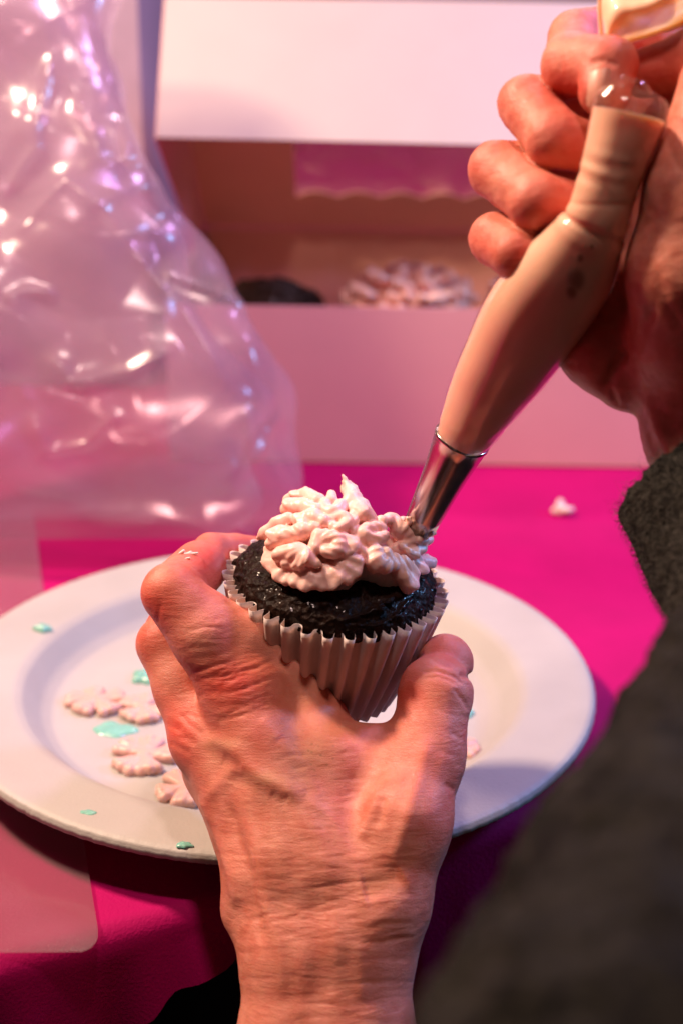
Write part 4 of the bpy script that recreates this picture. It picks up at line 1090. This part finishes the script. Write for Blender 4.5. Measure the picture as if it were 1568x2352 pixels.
for wl, am_ in ((15, 1.0), (12, .8), (10, .6), (8.5, .5), (7, .36), (5.5, .2), (4.2, .10)):
    dr = rc_.normal(size=3) * [1, 0.6, 0.9]; dr /= np.linalg.norm(dr)      # straight sharp folds in many directions
    ms_ = np.clip(0.5 + 1.6 * noise(q * 0.11 + rc_.uniform(0, 50)), 0, 1)
    d += am_ * ms_ * tri((wp_ @ dr) / wl + rc_.uniform())
fr_ = np.clip(-nrm.reshape(-1, 3)[:, 2] * 3, 0, 1); xy_ = q[:, :2] / q[:, 2:3]
for pts_, amp_, wd_ in (([(118, 130), (112, 200), (85, 310), (90, 345), (30, 410), (-20, 450)], 0.55, 0.30), ([(165, 230), (190, 290), (215, 380), (260, 432)], 0.55, 0.30), ([(250, 270), (262, 400)], 0.35, 0.5),
                        ([(380, 615), (450, 655), (545, 725)], 0.45, 0.35), ([(552, 930), (542, 1080)], 0.4, 0.25), ([(640, 930), (560, 1060), (500, 1150)], 0.35, 0.3), ([(100, 800), (160, 880), (300, 850), (420, 790)], 0.45, 0.5),
                        ([(60, 940), (110, 1040), (200, 1020), (280, 940)], 0.4, 0.4), ([(0, 690), (60, 660), (130, 670)], 0.35, 0.3), ([(300, 540), (420, 700), (520, 900)], 0.4, 0.6), ([(0, 560), (150, 420), (300, 540)], 0.5, 0.6)):
    e_, t_2 = polydist(xy_, np.array([[(x - 784) / FPX, -(y - 1176) / FPX] for x, y in pts_])); d += fr_ * amp_ * np.exp(-e_ * 72 / wd_) * np.clip(np.minimum(t_2, 1 - t_2) * 6, 0, 1)
q = q + nrm.reshape(-1, 3) * (d * np.repeat(np.clip(np.linspace(-0.1, 6, 260), 0.05, 1), nt))[:, None]
Wv = c2w(q); Wv[:, 2] = np.maximum(Wv[:, 2], 0.08 + 0.02 * (np.arange(len(Wv)) % 3))
cb = mesh('cellophane_bag', Wv, grid_faces(260, nt, cv=True), CELLO, loc=(-14, 68, 0))
setp(cb, 'crumpled clear cellophane bag standing left of the cake box', 'plastic bag')

# a second fold of the same film inside
q2 = V.reshape(-1, 3) - nrm.reshape(-1, 3) * np.repeat(0.30 * np.minimum(S_[:, 3], S_[:, 4]), nt)[:, None]
d2 = np.zeros(len(q2)); wp2 = q2 + 1.2 * np.stack([noise(q2 * 0.14 + 31), noise(q2 * 0.14 + 37), noise(q2 * 0.14 + 43)], 1)
for wl, am_ in ((11, 1.0), (8, .8), (6, .6), (4.5, .4), (3.2, .2)):
    dr = rc_.normal(size=3) * [1, 0.7, 0.6]; dr /= np.linalg.norm(dr); d2 += am_ * np.clip(0.5 + 1.6 * noise(q2 * 0.12 + rc_.uniform(0, 50)), 0, 1) * tri((wp2 @ dr) / wl + rc_.uniform())
q2 = q2 + nrm.reshape(-1, 3) * (d2 * 0.9 * np.repeat(np.clip(np.linspace(-0.1, 6, 260), 0.05, 1), nt))[:, None]
W2 = c2w(q2); W2[:, 2] = np.maximum(W2[:, 2], 0.2)
mesh('inner_fold', W2, grid_faces(260, nt, cv=True), CELLO, cb)

# flat clear bag lying under the plate, its rounded corner past the near left
nu, nv = 40, 120
rgt = spline([T(78, 1185)[:2], T(102, 1370)[:2], T(150, 1640)[:2], T(192, 1925)[:2], T(212, 2060)[:2], T(226, 2152)[:2], T(214, 2184)[:2], T(190, 2197)[:2]], nv)
V = []
for k in range(nv):
    x1, y1 = rgt[k]
    for s in np.linspace(0, 1, nu):
        x = -24 + (x1 + 24) * s; V.append((x, y1 - (1 - s) * 0.4, 0.10 + 0.10 * float(noise(np.array([x * 0.35, y1 * 0.3, 2.0]))) ** 2 + 0.05 * s ** 8))
V = np.array(V); fm_ = grid_faces(nv, nu); n = len(V)
V = np.vstack([V, V + [0, 0, 0.05]])
fb = mesh('flat_plastic_bag', V, np.vstack([fm_, fm_ + n]), SHEET, loc=(-15, 50, 0.1))
setp(fb, 'flat clear plastic bag lying under the left side of the plate', 'plastic bag')
